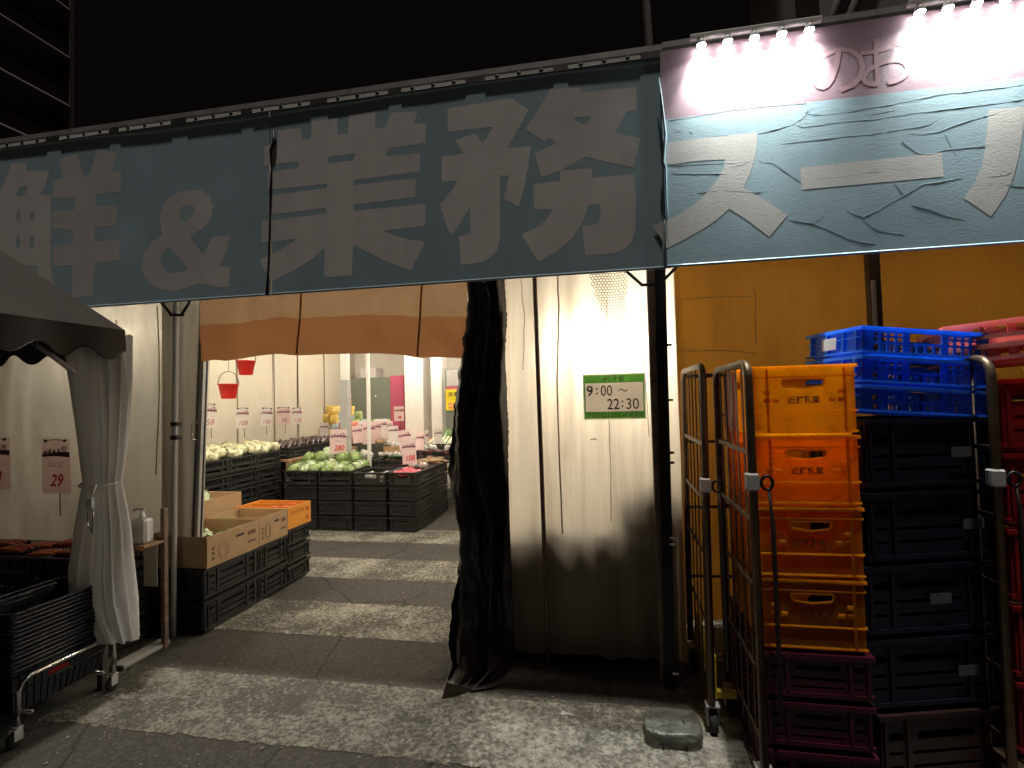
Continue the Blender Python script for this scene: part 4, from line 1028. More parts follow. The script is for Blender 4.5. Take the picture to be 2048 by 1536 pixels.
# ------------------------------------------------------------------ inside the shop: lamps
def fluor(x, y, z, ln, along='x', label='', rz=0.0, tube=None):
    t = thing('fluorescent_lamp', label, 'lamp', (x, y, z), rz + (0 if along == 'x' else PI/2), 'fluorescent lamps in the shop')
    MB().bbox(-ln/2, ln/2, -.08, .08, .03, .075, .01).build('housing', m_pole_white, t)
    for sy in (-.045, .045):
        MB().tube([(-ln/2+.02, sy, .012), (ln/2-.02, sy, .012)], .014, 8).build('tube', tube or TUBE, t)
    for sx in (-1, 1): MB().box(sx*(ln/2-.012)-.008, sx*(ln/2-.012)+.008, -.07, .07, -.006, .029).build('socket', m_pole_white, t)
    return t
rows = (('left', -4.0), ('middle', -2.3), ('right', -.5))
for n_, x in rows:
    for k, y in enumerate((4.5, 6.3, 8.2)):
        fluor(x, y, 2.72, 1.2, 'y', f"fluorescent lamp {('just inside the door','over the middle','near the back wall')[k]}, {n_} row under the ceiling")
fluor(-.04, 3.40, 1.93, .66, 'x', 'fluorescent lamp shining through the white curtain above the hours sign')
fluor(-3.15, 8.45, 2.66, 1.0, 'x', 'added fluorescent lamp brightening the white pillars at the back')  # extra lamp, added to brighten the pillars
vl_ = fluor(.24, 3.50, 2.02, .60, 'x', 'upright lamp glowing through the top corner of the white curtain'); vl_.rotation_euler = (0, PI/2, .5)
fluor(-3.75, 3.62, 2.22, 1.1, 'x', 'fluorescent lamp glowing through the top of the left sheet')
fluor(1.0, 4.9, 2.5, 1.2, 'x', 'fluorescent lamp behind the orange tarp, nearer the posts')
fluor(2.5, 4.9, 2.5, 1.2, 'x', 'fluorescent lamp behind the orange tarp at the far right')

# left wall of pale panels
wl = thing('panel_wall', 'pale sheet wall of upright panels along the left side of the shop', 'wall', (-5.0, 6.5, 0))
yy = 3.5; k = 0
while yy < 9.7:
    w_ = min(.62 if k % 2 else .80, 9.74-yy)
    MB().grid(lambda a, b, yy=yy, w_=w_: (-5.0+.018*ns(yy*3+a, b*2)+.010*math.sin(a*PI), yy+w_*a*.992, 2.95*b), 8, 16).build('panel', m_sheet_wall, wl, world=True)
    MB().tube([(-4.985, yy, .02), (-4.985, yy+.01, 1.4), (-4.985, yy, 2.94)], .007, 6).build('joint_strip', m_seam, wl, world=True)
    yy += w_; k += 1
# crates along the left wall
WX = -4.30
wc = []
for i, y in enumerate((4.62, 5.10, 5.58, 6.06)):
    ms = proto_crate(.62, .47, .19, mesh_holes(.62, .19), mesh_holes(.47, .19), m_crate_black) if i == 0 else ms
    for j in range(5):
        crate(ms, (WX-.325, y, .004+j*.193), 0, f"{('bottom','second','third','fourth','top')[j]} black crate in the {('first','second','third','fourth')[i]} stack along the left wall", group='black crates along the left wall')
    for k in range(16):
        me = veg_mesh('lettuce', m_lettuce, .075, i*9+k, .75, True, 18) if (i*9+k) < 5 else bpy.data.meshes[('lettuce','lettuce.001','lettuce.002','lettuce.003')[(k*3+i) % 4]]
        put('lettuce', me, (WX-.09-.145*(k % 4)+.02*(k//4 % 2), y-.17+.115*(k//4), .985+.05*RND.random()+.03*(k % 4 in (1,2))), f"{ORD[k % 4]} lettuce from the aisle, {('front','second','third','rear')[k//4]} row of the {('first','second','third','fourth')[i]} wall crate", 'lettuce', 'lettuces along the left wall')
# wooden table with trays of bagged vegetables
tbx = thing('produce_table', 'plain wooden table carrying black trays along the left wall', 'table', (-4.6, 7.2, 0))
MB().bbox(-4.97, -4.24, 6.36, 8.3, .80, .83, .003).build('table_top', m_wood, tbx, world=True)
MB().bbox(-4.28, -4.25, 6.50, 8.2, .05, .799, .003).build('front_panel', m_wood, tbx, world=True)
for x, y in ((-4.27,6.42),(-4.9,6.42),(-4.27,8.24),(-4.9,8.24)): MB().box(x-.03, x+.03, y-.03, y+.03, 0, .799).build('leg', m_wood, tbx, world=True)
msT = proto_crate(.66, .56, .15, mesh_holes(.66, .15), mesh_holes(.56, .15), m_crate_black)
EG = MB(); EG.grid(lambda a, b: (lambda r_, z_: (r_*math.cos(a*2*PI), r_*.8*math.sin(a*2*PI), z_))(.032*math.sin(PI*min(1, b*1.02))**.6, .17*(b-.5)), 12, 10); EGM = EG.mesh('eggplant', m_eggplant)
LBM = MB().grid(lambda a, b: (.034*math.cos(-1+2*a), -.029*math.cos(-1+2*a)*0-.034*math.cos(2*(a-.5)), -.05+.075*b), 6, 4).mesh('film', m_plastic_film)
for i, y in enumerate((6.68, 7.27, 7.86)):
    crate(msT, (-4.60, y, .834), 0, f"{('nearest','middle','farthest')[i]} low black tray on the wooden table", group='black trays on the wooden table')
    for k in range(16):
        t = thing('bagged_eggplant', f"{ORD[k % 8]} bagged eggplant from the wall, {('front','rear')[k//8]} row of the {('nearest','middle','farthest')[i]} table tray", 'eggplant', (-4.88+.075*(k % 8)+.01*RND.random(), y-.15+.26*(k//8), 1.005), RND.uniform(-.3,.3), 'bagged eggplants on the wooden table')
        t.rotation_euler = (math.radians(-62+RND.uniform(-8,8)), 0, RND.uniform(-.25,.25)+.5)
        kid('fruit', EGM, t); kid('film', LBM, t)

# wall price cards
for u, v, w, h, pr, pp, lab in ((418,832,.17,.30,'58',m_paper_white,'white price card reading 58 half hidden by the aluminium door post'), (485,836,.155,.27,'108',m_paper_white,'white price card reading 108 on the panel wall below the red bucket'),
                               (533,834,.15,.26,'100',m_paper_white,'crooked pale price card between the 108 and 98 cards on the wall'), (567,832,.19,.265,'98',m_paper_pink,'pink price card reading 98 on the panel wall'),
                               (594,832,.15,.26,'158',m_paper_white,'white price card reading 158 right of the pink wall card')):
    c = P(u, v, X=-4.78)
    card(c, .62, w, h, pr, '', pp, lab, tilt=(.10 if u == 533 else RND.uniform(-.02,.03)), wire=True, stick=.12, pale=True)
# red buckets
def bucket(u, v, lab):
    c = P(u, v, X=-4.35); t = thing('red_bucket', lab, 'bucket', (c.x, c.y, c.z-.09), .4, 'red buckets hanging from the ceiling'); t.scale = (1.15, 1.15, 1.15)
    MB().lathe([(.062,0),(.066,.004),(.092,.140),(.100,.142),(.100,.150),(.090,.150),(.062,.010),(.0,.010)], 20, cap=False).build('pail', m_bucket_red, t)
    MB().tube([(.097*math.cos(e), 0, .146+.13*math.sin(e)) for e in [PI*k/12 for k in range(13)]], .004, 6).build('handle', m_dark_metal, t)
    MB().tube([(0,0,.278),(0.006,0,.40),(0,0,(2.96-c.z)/1.15)], .003, 5).build('hanging_wire', m_dark_metal, t)
bucket(457, 782, 'red plastic bucket hanging lower, in front of the panel wall'); bucket(492, 735, 'red plastic bucket hanging higher, cut off by the valance')

# cabbage crates and their neighbours
FY = 5.97
cols = [(-4.05,-3.59), (-3.58,-3.12), (-3.105,-2.675), (-2.655,-2.295)]
nm = ('leftmost cabbage stack', 'second cabbage stack', 'empty-topped stack', 'radish stack')
for i, (x0, x1) in enumerate(cols):
    w_ = x1-x0-.026; d_ = .50 if i < 3 else .60
    ms = proto_crate(w_, d_, .176, black_holes(w_, .176), black_holes(d_, .176), m_crate_black, liner=True)
    mt = proto_crate(w_, d_, .19, mesh_holes(w_, .19), mesh_holes(d_, .19), m_crate_black) if i < 2 else proto_crate(w_, d_, .17, [rect(-.42*w_,-.30*w_,.05,.13,.004), rect(.30*w_,.42*w_,.05,.13,.004), rect(-.2*w_,.2*w_,.10,.145,.006)], mesh_holes(d_, .17), m_crate_black)
    for j in range(4):
        crate(ms if j < 3 else mt, ((x0+x1)/2, FY+d_/2, .004+j*.180), 0, f"{('bottom','second','third','top')[j]} black crate of the {nm[i]} in the middle of the shop", group='black crates in the middle of the shop')
    if i == 3:
        for j in range(4): crate(ms if j < 3 else mt, ((x0+x1)/2, FY+d_*1.5+.03, .004+j*.180), 0, f"{('bottom','second','third','top')[j]} black crate of the stack behind the radish stack", group='black crates in the middle of the shop')
zt = .004+4*.180
for i in (0, 1):
    x0, x1 = cols[i]; n = 0
    for gy in range(4):
        for gx in range(3):
            n += 1
            put('cabbage', CAB[(gx*2+gy+i) % 4], (x0+.09+.14*gx+.02*(gy % 2), FY+.09+.12*gy, zt+.02+.018*ns(gx*3.1, gy*2.7+i)+(.02 if gy else 0)), f'{("left","middle","right")[gx]} cabbage of the {("front","second","third","rear")[gy]} row in the {("leftmost","second")[i]} cabbage crate', 'cabbage', 'cabbages in the mesh crates', sc=.80)
    for gx in range(2):
        put('cabbage', CAB[gx], (x0+.17+.15*gx, FY+.30+.05*gx, zt+.15), f'{("left","right")[gx]} one of two cabbages on top of the {("leftmost","second")[i]} cabbage heap', 'cabbage', 'cabbages in the mesh crates', sc=.80)
def pouch_mesh(name, mat_, w, h, d, seed):
    def f(a, b):
        th = a*2*PI; e = math.sin(PI*min(.999, max(.001, b)))**.5
        x = math.cos(th); y = math.sin(th)
        return (w/2*math.copysign(abs(x)**.6, x)*(.86+.14*e)*(1+.06*ns(b*6, seed, x)), d/2*math.copysign(abs(y)**.8, y)*e*(1+.35*ns(x*3+seed, b*4, y)), h*b+.01*ns(x*5, seed))
    return MB().grid(f, 20, 12).mesh(name, mat_)
FB = pouch_mesh('film_bag', m_plastic_film, .15, .11, .10, 3)
for k in range(3): put('film_bag', FB, (cols[2][0]+.12+.09*k, FY+.20+.03*k, zt-.13), 'clear plastic bag lying in the nearly empty black crate', 'bag', 'bags in the nearly empty crate', sc=.9)
RAD = veg_mesh('radish', m_radish, .045, 4, .9, False, 14)
r = random.Random(11)
for k in range(14):
    put('radish', RAD, (cols[3][0]+.06+.07*(k % 4)+r.uniform(-.01,.01), FY+.10+.12*(k//4), zt-.055+.02*r.random()), 'red radish in the black crate under the 108 card', 'radish', 'radishes in the black crate', r)
for k in range(4): put('film_bag', FB, (cols[3][0]+.08+.07*k, FY+.52, zt-.02), 'clear bag at the back of the radish crate', 'bag', 'bags at the back of the radish crate', r, .7)
# display benches behind the first row
def bench(label, x0, x1, y0, y1, z):
    t = thing('display_bench', label, 'bench', ((x0+x1)/2, (y0+y1)/2, 0))
    MB().bbox(x0, x1, y0, y1, z-.03, z, .004).build('top', m_wood, t, world=True)
    for x in (x0+.04, x1-.04):
        for y in (y0+.04, y1-.04): MB().box(x-.03, x+.03, y-.03, y+.03, 0, z-.0305).build('leg', m_wood, t, world=True)
bench('wooden bench behind the cabbage crates', -4.10, -2.70, 6.55, 7.35, .62)
bench('long wooden bench near the grey green cabinet', -4.90, -3.0, 8.35, 9.0, .90)
bench('wooden bench holding the leeks', -2.95, -1.9, 7.75, 8.35, .72)
msB = proto_crate(.44, .36, .17, mesh_holes(.44, .17), mesh_holes(.36, .17), m_crate_black)
CUC = MB().tube([(-.11,0,0),(-.08,0,.004),(0,0,.008),(.08,0,.004),(.11,0,0)], [.006,.017,.019,.016,.005], 8).mesh('cucumber', mat('cucumber', (.05,.10,.035), .3, var=.4, scale=30))
BUR = MB().tube([(-.13,0,0),(-.06,.006,.004),(.02,-.004,.006),(.08,.004,.002),(.13,0,0)], [.010,.016,.017,.014,.008], 8).mesh('burdock_root', m_burdock)
def fill(me, name, cx, cy, z, n, label, cat, group, w=.36, d=.28, flat=True, sc=1.0, seed=1):
    rr = random.Random(seed)
    for k in range(n):
        o = put(name, me, (cx+rr.uniform(-w/2, w/2), cy+rr.uniform(-d/2, d/2), z+.05*rr.random()*(1 if flat else 2)), label, cat, group, rr, sc)
        if flat: o.rotation_euler = (rr.uniform(-.15,.15), rr.uniform(-.2,.2), rr.uniform(-.7,.7))
for i, x in enumerate((-3.86, -3.38, -2.92)):
    crate(msB, (x, 6.78, .622), 0, f"{('left','middle','right')[i]} black crate on the bench behind the cabbages", group='black crates on the bench behind the cabbages')
fill(CAB[3], 'cabbage', -3.86, 6.78, .80, 6, 'pale cabbage in the left crate on the bench', 'cabbage', 'cabbages on the bench', flat=False, sc=.8, seed=4)
fill(FB, 'film_bag', -3.38, 6.78, .72, 7, 'white bagged vegetables in the middle crate on the bench', 'bag', 'white bags on the bench', flat=False, seed=5)
fill(CUC, 'cucumber', -2.92, 6.78, .79, 12, 'dark cucumber in the right crate on the bench', 'cucumber', 'cucumbers on the bench', seed=6)
for k in range(6): put('film_bag', FB, (-3.08+.065*k, 6.70+.03*(k % 2), .83), 'shiny film bag over the cucumbers on the bench', 'bag', 'shiny bags over the cucumbers', r, .55)
fill(BUR, 'burdock_root', -2.475, 6.92, zt-.01, 18, 'brown root lying in the crate behind the radishes', 'root', 'brown roots in the crate', w=.26, d=.40, seed=7)
bench('low wooden bench behind the brown roots', -2.95, -1.95, 7.20, 7.40, .60)
ON = veg_mesh('red_onion', mat('red_onion', (.38,.07,.10), .25, var=.4, scale=20, spec=.7), .04, 3, .9, False, 12)
for i, x in enumerate((-2.70, -2.24)):
    crate(msB, (x, 7.50, .66), 0, f"{('left','right')[i]} black crate of bagged onions behind the brown roots", group='crates of bagged onions')
    for k in range(9):
        put('red_onion', ON, (x-.15+.036*k+.01*(k % 2), 7.42+.08*(k % 3), .80+.03*(k % 2)), f'{ORD[k]} red onion from the left in the {("left","right")[i]} onion crate', 'onion', 'red onions', r)
    for k in range(5): put('film_bag', FB, (x-.14+.07*k, 7.40+.05*(k % 2), .84), f'{ORD[k]} clear bag from the left over the {("left","right")[i]} onion crate', 'bag', 'clear bags over the onions', r, .7)
# second bench row: leeks and sundry
for i, (x, y) in enumerate(((-2.70, 8.05), (-2.22, 8.05))):
    crate(msB, (x, y, .722), 0, f"{('left','right')[i]} shallow crate on the leek bench", group='crates on the leek bench')
LK = MB(); LK.tube([(0,0,0),(0,.01,.12),(0,.015,.26)], [.010,.013,.013], 7); LKM = LK.mesh('white_stalk', m_leek_white)
LG = MB()
for s_ in (-1, 0, 1): LG.add([(-.010+.008*s_,.015,.25),(.010+.008*s_,.015,.25),(.03*s_+.012,.03,.36),(.06*s_,.05+.02*abs(s_),.47)], [(0,1,2),(0,2,3)])
LGM = LG.mesh('green_leaves', m_leek_green)
for k in range(22):
    x = -2.88+.034*k; t = thing('leek', f'{ORD[k]} green leek from the left leaning under the yellow poster', 'leek', (x+RND.uniform(-.01,.01), 7.92+RND.uniform(-.03,.06), .885), 0, 'leeks leaning in the crate')
    t.rotation_euler = (math.radians(-58+RND.uniform(-9,9)), RND.uniform(.2,.6), RND.uniform(-.2,.2)); kid('white_stalk', LKM, t); kid('green_leaves', LGM, t)
# standing cards among the crates
def stand_card(u0, v0, u1, v1, Y, price, item, paper, lab, rz=0.0, stick=.25, tilt=0.0):
    c, w, h = at_card(u0, v0, u1, v1, Y); card(c, rz+.3, w*1.05, h, price, item, paper, lab, wire=False, stick=stick, tilt=tilt)
stand_card(662, 859, 691, 908, 6.22, '280', 'こまつ', m_paper_pink, 'pink price card reading 280 standing over the cabbages', tilt=.03)
stand_card(805, 880, 831, 928, 6.20, '108', '', m_paper_pink, 'pink price card reading 108 standing over the radishes', tilt=-.06)
stand_card(798, 860, 822, 900, 6.55, '', '', m_paper_pink, 'tilted pink price card behind the 108 card', tilt=-.12)
stand_card(726, 845, 750, 888, 7.0, '', '', m_paper_pink, 'faded pink card right of the thin white post', rz=.5)
stand_card(739, 843, 762, 880, 7.2, '', '', m_paper_pink, 'faded pink card second from the thin white post', rz=.4)
stand_card(750, 838, 774, 876, 7.4, '', '', m_paper_white, 'white card standing edge to edge with the faded pink cards', rz=.4)
stand_card(789, 813, 807, 842, 8.3, '98', '', m_paper_pink, 'small pink card reading 98 in front of the magenta panel')
stand_card(849, 860, 858, 898, 7.6, '', '', m_paper_white, 'narrow white card left of the leeks', rz=.8)
stand_card(688, 789, 702, 817, 8.6, '50', '', m_paper_orange, 'orange card reading 50 behind the grey post', stick=.05)
for k, (u0, v0, u1, v1, Y, pp) in enumerate(((706,852,724,886,7.1,m_paper_pink),(718,842,738,876,7.6,m_paper_white),(764,842,784,878,7.5,m_paper_pink),(778,852,796,884,7.0,m_paper_white),(832,866,848,900,7.2,m_paper_pink),(868,858,884,888,7.9,m_paper_white),(640,846,656,874,8.0,m_paper_white),(608,838,624,866,8.2,m_paper_pink))):
    stand_card(u0, v0, u1, v1, Y, '', '', pp, f"{ORD[k]} small blurred card from the front among the middle and back displays", rz=.15*(k % 3)-.1, tilt=.06*((k*7) % 5-2)*.5)
# packets on the long bench
for nm_, mt_, u, v, n, col_ in (('gold', m_pouch_gold, 655, 850, 8, 'gold'), ('blue', m_pouch_blue, 704, 862, 6, 'blue and white'), ('green', m_pouch_green, 745, 860, 5, 'green'), ('red', m_pouch_red, 714, 884, 6, 'red')):
    Yp = 8.5 if nm_ != 'red' else 7.9
    me = pouch_mesh('food_packet', mt_, .17, .19, .06, n)
    base = P(u, v, Y=Yp)
    for k in range(n):
        o = put('food_packet', me, (base.x-.28+.56*((k % 4)/3)*(.9 if nm_ != 'gold' else 1.1), Yp+.09*(k % 2)+.06*(k//4), base.z+(.15*(k//4))), f'{ORD[k % 4]} {col_} food packet from the left, {("lower","upper")[k//4]} layer on the long bench', 'packet', f'{nm_} food packets on the bench')
        o.rotation_euler = (RND.uniform(-.2,.3), RND.uniform(-.12,.12), RND.uniform(-.4,.4))
cb0 = P(632, 868, Y=8.2)
carton('cardboard_box', 'small brown cardboard box beside the gold packets', cb0.x-.16, cb0.x+.12, 8.36, 8.62, .902, 1.13, m_cardboard, None, prints=False)
bxw = P(800, 905, Y=7.6)
carton('cardboard_box', 'low cardboard box left of the leeks', bxw.x-.2, bxw.x+.2, 7.45, 7.75, .70, .90, m_cardboard, None, prints=False)
bench('small wooden bench under the low cardboard box', bxw.x-.25, bxw.x+.25, 7.42, 7.74, .698)
fill(FB, 'film_bag', bxw.x, 7.6, .80, 6, 'white bag in the low cardboard box', 'bag', 'bags in the low cardboard box', flat=False, seed=8)
# posts
for lab, u, Y, w_, mm in (('wide pale post behind the 280 card', 691, 6.62, .045, m_pole_white), ('thin white post in the middle of the shop', 737, 6.50, .019, m_pole_white)):
    q = P(u, 800, Y=Y); sp = pole('shop_post', lab, (q.x, Y, 2.94), (q.x, Y, 0), w_, mm, True)
    if u == 691: MB().box(q.x-.052, q.x+.052, Y-.052, Y+.052, .3, P(u, 760, Y=Y).z).build('grey_sleeve', m_clamp_grey, sp, world=True)
# cabinet, magenta panel, pillars, poster
ca = P(693, 757, Y=9.2); cb = P(780, 757, Y=9.2)
cbn = thing('steel_cabinet', 'tall grey green cabinet against the back wall', 'cabinet', ((ca.x+cb.x)/2, 9.45, 0))
MB().bbox(ca.x-.25, cb.x, 9.2, 9.74, .002, ca.z, .006).build('body', m_cabinet_green, cbn, world=True)
MB().lathe([(.022,0),(.022,.01),(.012,.016)], 10, mat=Matrix.Translation((P(751,793,Y=9.2).x, 9.199, P(751,793,Y=9.2).z)) @ Matrix.Rotation(PI/2, 4, 'X')).build('knob', m_chrome, cbn, world=True)
mg = P(807, 757, Y=9.2)
o_ = MB().bbox(cb.x+.005, mg.x, 9.19, 9.74, .002, cb.z+.05, .006).build('magenta_panel', m_panel_magenta); tag(o_, 'magenta panel standing right of the grey green cabinet', 'panel')
wb = P(737, 757, Y=9.3)
carton('white_box', 'white box standing on top of the grey green cabinet', wb.x-.16, wb.x+.16, 9.28, 9.6, ca.z+.002, ca.z+.19, m_paper_white, None, prints=False)
for lab, u0, u1, Y in (('wide white pillar right of the magenta panel', 809, 846, 8.95), ('narrow white pillar next to the poster', 862, 884, 8.80)):
    x0, x1 = P(u0, 780, Y=Y).x, P(u1, 780, Y=Y).x
    t = thing('pillar', lab, 'pillar', ((x0+x1)/2, Y+.15, 0)); MB().bbox(x0, x1, Y, Y+.3, 0, 2.95, .008).build('shaft', m_pole_white, t, world=True); MB().bbox(x0-.02, x1+.02, Y-.02, Y+.32, 0.001, .12, .004).build('plinth', m_wall_cream, t, world=True)
p0, p1 = P(892, 738, Y=8.7), P(935, 850, Y=8.7)
nb = thing('notice_board', 'dark framed notice board at the back right of the shop', 'board', ((p0.x+p1.x)/2, 8.72, p1.z))
MB().bbox(p0.x-.03, p1.x, 8.71, 8.74, p1.z-.2, p0.z, .004).build('board', m_cabinet_green, nb, world=True)
MB().bbox(p0.x+.005, p1.x-.01, 8.706, 8.709, P(900,772,Y=8.7).z, p0.z-.02, .001).build('notice', m_paper_white, nb, world=True)
MB().bbox(p0.x, p1.x-.01, 8.705, 8.709, P(900,784,Y=8.7).z, P(900,773,Y=8.7).z, .001).build('red_strip', m_panel_magenta, nb, world=True)
y0_, y1_ = P(891, 779, Y=8.65), P(933, 820, Y=8.65)
yp = thing('yellow_poster', 'bright yellow poster about frozen food beside the black tarp', 'poster', ((y0_.x+y1_.x)/2, 8.66, (y0_.z+y1_.z)/2))
MB().box(y0_.x, y1_.x, 8.655, 8.66, y1_.z, y0_.z).build('sheet', m_paper_yellow, yp, world=True)
q = text('冷凍', .085, .02); q.v = [(x+y0_.x+.13, 8.652, z+y0_.z-.085) for x, y, z in q.v]; q.build('lettering', m_ink_black, yp, world=True)
MB().box(y0_.x+.04, y0_.x+.22, 8.651, 8.653, y1_.z+.09, y1_.z+.13).build('price_strip', m_paper_orange, yp, world=True)
MB().box(y0_.x+.04, y0_.x+.24, 8.651, 8.653, y1_.z+.03, y1_.z+.07).build('price_strip', m_paper_orange, yp, world=True)

# stacks standing right behind the curtains, seen as shadows through them
msS = proto_crate(.30, .40, .235, black_holes(.30, .235), black_holes(.40, .235), m_crate_black, liner=True)
for i, (x, n) in enumerate(((-.755, 3), (-.44, 3), (-.125, 3), (.19, 4))):
    for j in range(n):
        crate(msS, (x, 3.362, .004+j*.238), 0, f"{('bottom','second','third','fourth')[j]} dark crate of the {('leftmost','second','third','tallest')[i]} stack shadowed behind the white curtain", group='dark crates behind the white curtain')
for i, x in enumerate((-.52, -.36, -.20, -.05)):
    o = put('film_bag', pouch_mesh('film_bag', m_black_tarp, .2, .12, .16, i+2) if i == 0 else bpy.data.meshes['film_bag.001'], (x, 3.26, .70), 'dark bag on the crates behind the white curtain', 'bag', 'dark bags behind the white curtain')
put('film_bag', bpy.data.meshes['film_bag.001'], (.2, 3.28, .94), 'dark bag on the tallest stack behind the white curtain', 'bag', None, sc=1.3)
for i, x in enumerate((-3.30, -3.68, -4.1, -4.5)):
    for j in range(2):
        crate(msS, (x, 3.70, .004+j*.238), PI/2, f"{('lower','upper')[j]} dark crate of the {('first','second','third','fourth')[i]} stack behind the left sheet", group='dark crates behind the left sheet')

# ------------------------------------------------------------------ right: roll cages
def caster(parent, x, y):
    c = MB(); c.lathe([(.015,-.016),(.048,-.016),(.05,-.010),(.05,.010),(.048,.016),(.015,.016)], 16, mat=Matrix.Translation((x, y, .052)) @ Matrix.Rotation(PI/2, 4, 'Y'))
    wo = c.build('castor', m_rubber, parent, world=True)
    f = MB(); L0 = parent.location
    f.box(x-.026, x-.019, y-.02, y+.02, .04, .125); f.box(x+.019, x+.026, y-.02, y+.02, .04, .125); f.box(x-.03, x+.03, y-.03, y+.03, .1255, .132)
    f.v = [(a-L0.x, b-L0.y, cz-L0.z) for a, b, cz in f.v]; kid('fork', f.mesh('fork', m_clamp_grey), wo)
def cage_side(t, x, y0, y1, top, nm='side_frame', wires=5, lean=0.0):
    r_ = .07
    arc0 = [(x+lean, y0+r_*(1-math.cos(PI/2*k/4)), top-r_*(1-math.sin(PI/2*k/4))) for k in range(5)]
    arc1 = [(x+lean, y1-r_*(1-math.cos(PI/2*k/4)), top-r_*(1-math.sin(PI/2*k/4))) for k in range(5)][::-1]
    MB().tube([(x, y0, .14)]+arc0+arc1+[(x, y1, .14)], .0165, 10).build(nm, m_cage_steel, t, world=True)
    for k in range(wires):
        y = y0+(y1-y0)*(k+1)/(wires+1); MB().tube([(x, y, .15), (x+lean*.98, y, top-.017)], .0042, 6).build('wire', m_cage_steel, t, world=True)
    for z in (.22, .48, .80, 1.06, 1.32):
        xx = x+lean*z/top; MB().bbox(xx-.004, xx+.004, y0+.016, y1-.016, z-.010, z+.010, .0015).build('crossbar', m_cage_steel, t, world=True)
def latch(t, x, y, z):
    MB().bbox(x-.026, x+.020, y-.024, y+.024, z-.033, z+.033, .006).build('latch_block', m_clamp_grey, t, world=True)
    MB().tube([(x+.045+.020*math.cos(e), y-.02, z-.002+.026*math.sin(e)) for e in [2*PI*k/14 for k in range(14)]], .006, 6, closed=True).build('latch_ring', m_black_iron, t, world=True)
    MB().tube([(x+.05, y-.02, z-.03), (x+.056, y-.02, z-.10), (x+.062, y-.015, z-.16), (x+.066, y-.01, .30)], [.005,.006,.009,.009], 6).build('latch_rod', m_dark_metal, t, world=True)
XA_, XB_ = .415, .532
c1 = thing('roll_cage', 'narrow folded steel roll cage next to the black post', 'roll cage', (XA_+.1, 2.9, 0), group='steel roll cages')
cage_side(c1, XA_, 2.56, 3.22, 1.69, lean=.012)
MB().tube([(XA_+.012, 3.22, 1.665), (.66, 3.24, 1.665)], .0125, 8).build('back_bar', m_cage_steel, c1, world=True)
for z in (1.28, .9, .5): MB().tube([(XA_+.01, 3.225, z), (.66, 3.24, z)], .009, 8).build('back_bar', m_cage_steel, c1, world=True)
latch(c1, XA_+.008, 2.56, 1.135)
mat('pallet_yellow', (.62,.42,.03), .5, var=.2, dirt=.3); m_pallet_yellow = MATS['pallet_yellow']
MB().bbox(XA_+.018, XA_+.032, 2.60, 3.15, .14, .34, .003).build('folded_base', m_pallet_yellow, c1, world=True)
MB().bbox(XA_+.03, XA_+.12, 2.60, 2.63, .145, .18, .004).build('base_edge', m_pallet_yellow, c1, world=True)
caster(c1, XA_+.005, 2.58); caster(c1, XA_+.005, 3.16)
c2 = thing('roll_cage', 'steel roll cage standing against the stack of yellow crates', 'roll cage', (.53, 2.47, 0), group='steel roll cages')
CB0, CB1 = 2.155, 2.78
cage_side(c2, XB_, CB0, CB1, 1.672, lean=-.006)
for z in (.5, 1.0, 1.45, 1.65): MB().tube([(XB_, CB1+.012, z), (.93, CB1+.012, z)], .009, 8).build('back_bar', m_cage_steel, c2, world=True)
latch(c2, XB_-.004, CB0, 1.215)
caster(c2, XB_, CB0+.02); caster(c2, XB_, CB1-.03); caster(c2, .90, CB1+.03)
c3 = thing('roll_cage', 'steel roll cage with red crates at the right edge of the picture', 'roll cage', (2.3, 2.9, 0), group='steel roll cages')
x3 = P(1985, 800, Y=2.30).x
cage_side(c3, x3, 2.30, 2.95, 1.665); cage_side(c3, x3+.66, 2.30, 2.95, 1.665)
MB().bbox(x3-.01, x3+.67, 2.30, 2.96, .125, .14, .004).build('base', m_cage_steel, c3, world=True)
for z in (.5, 1.0, 1.5): MB().tube([(x3, 2.96, z), (x3+.66, 2.96, z)], .010, 8).build('back_bar', m_cage_steel, c3, world=True)
latch(c3, x3, 2.30, 1.21)
caster(c3, x3+.03, 2.34); caster(c3, x3+.03, 2.9); caster(c3, x3+.63, 2.34); caster(c3, x3+.63, 2.9)

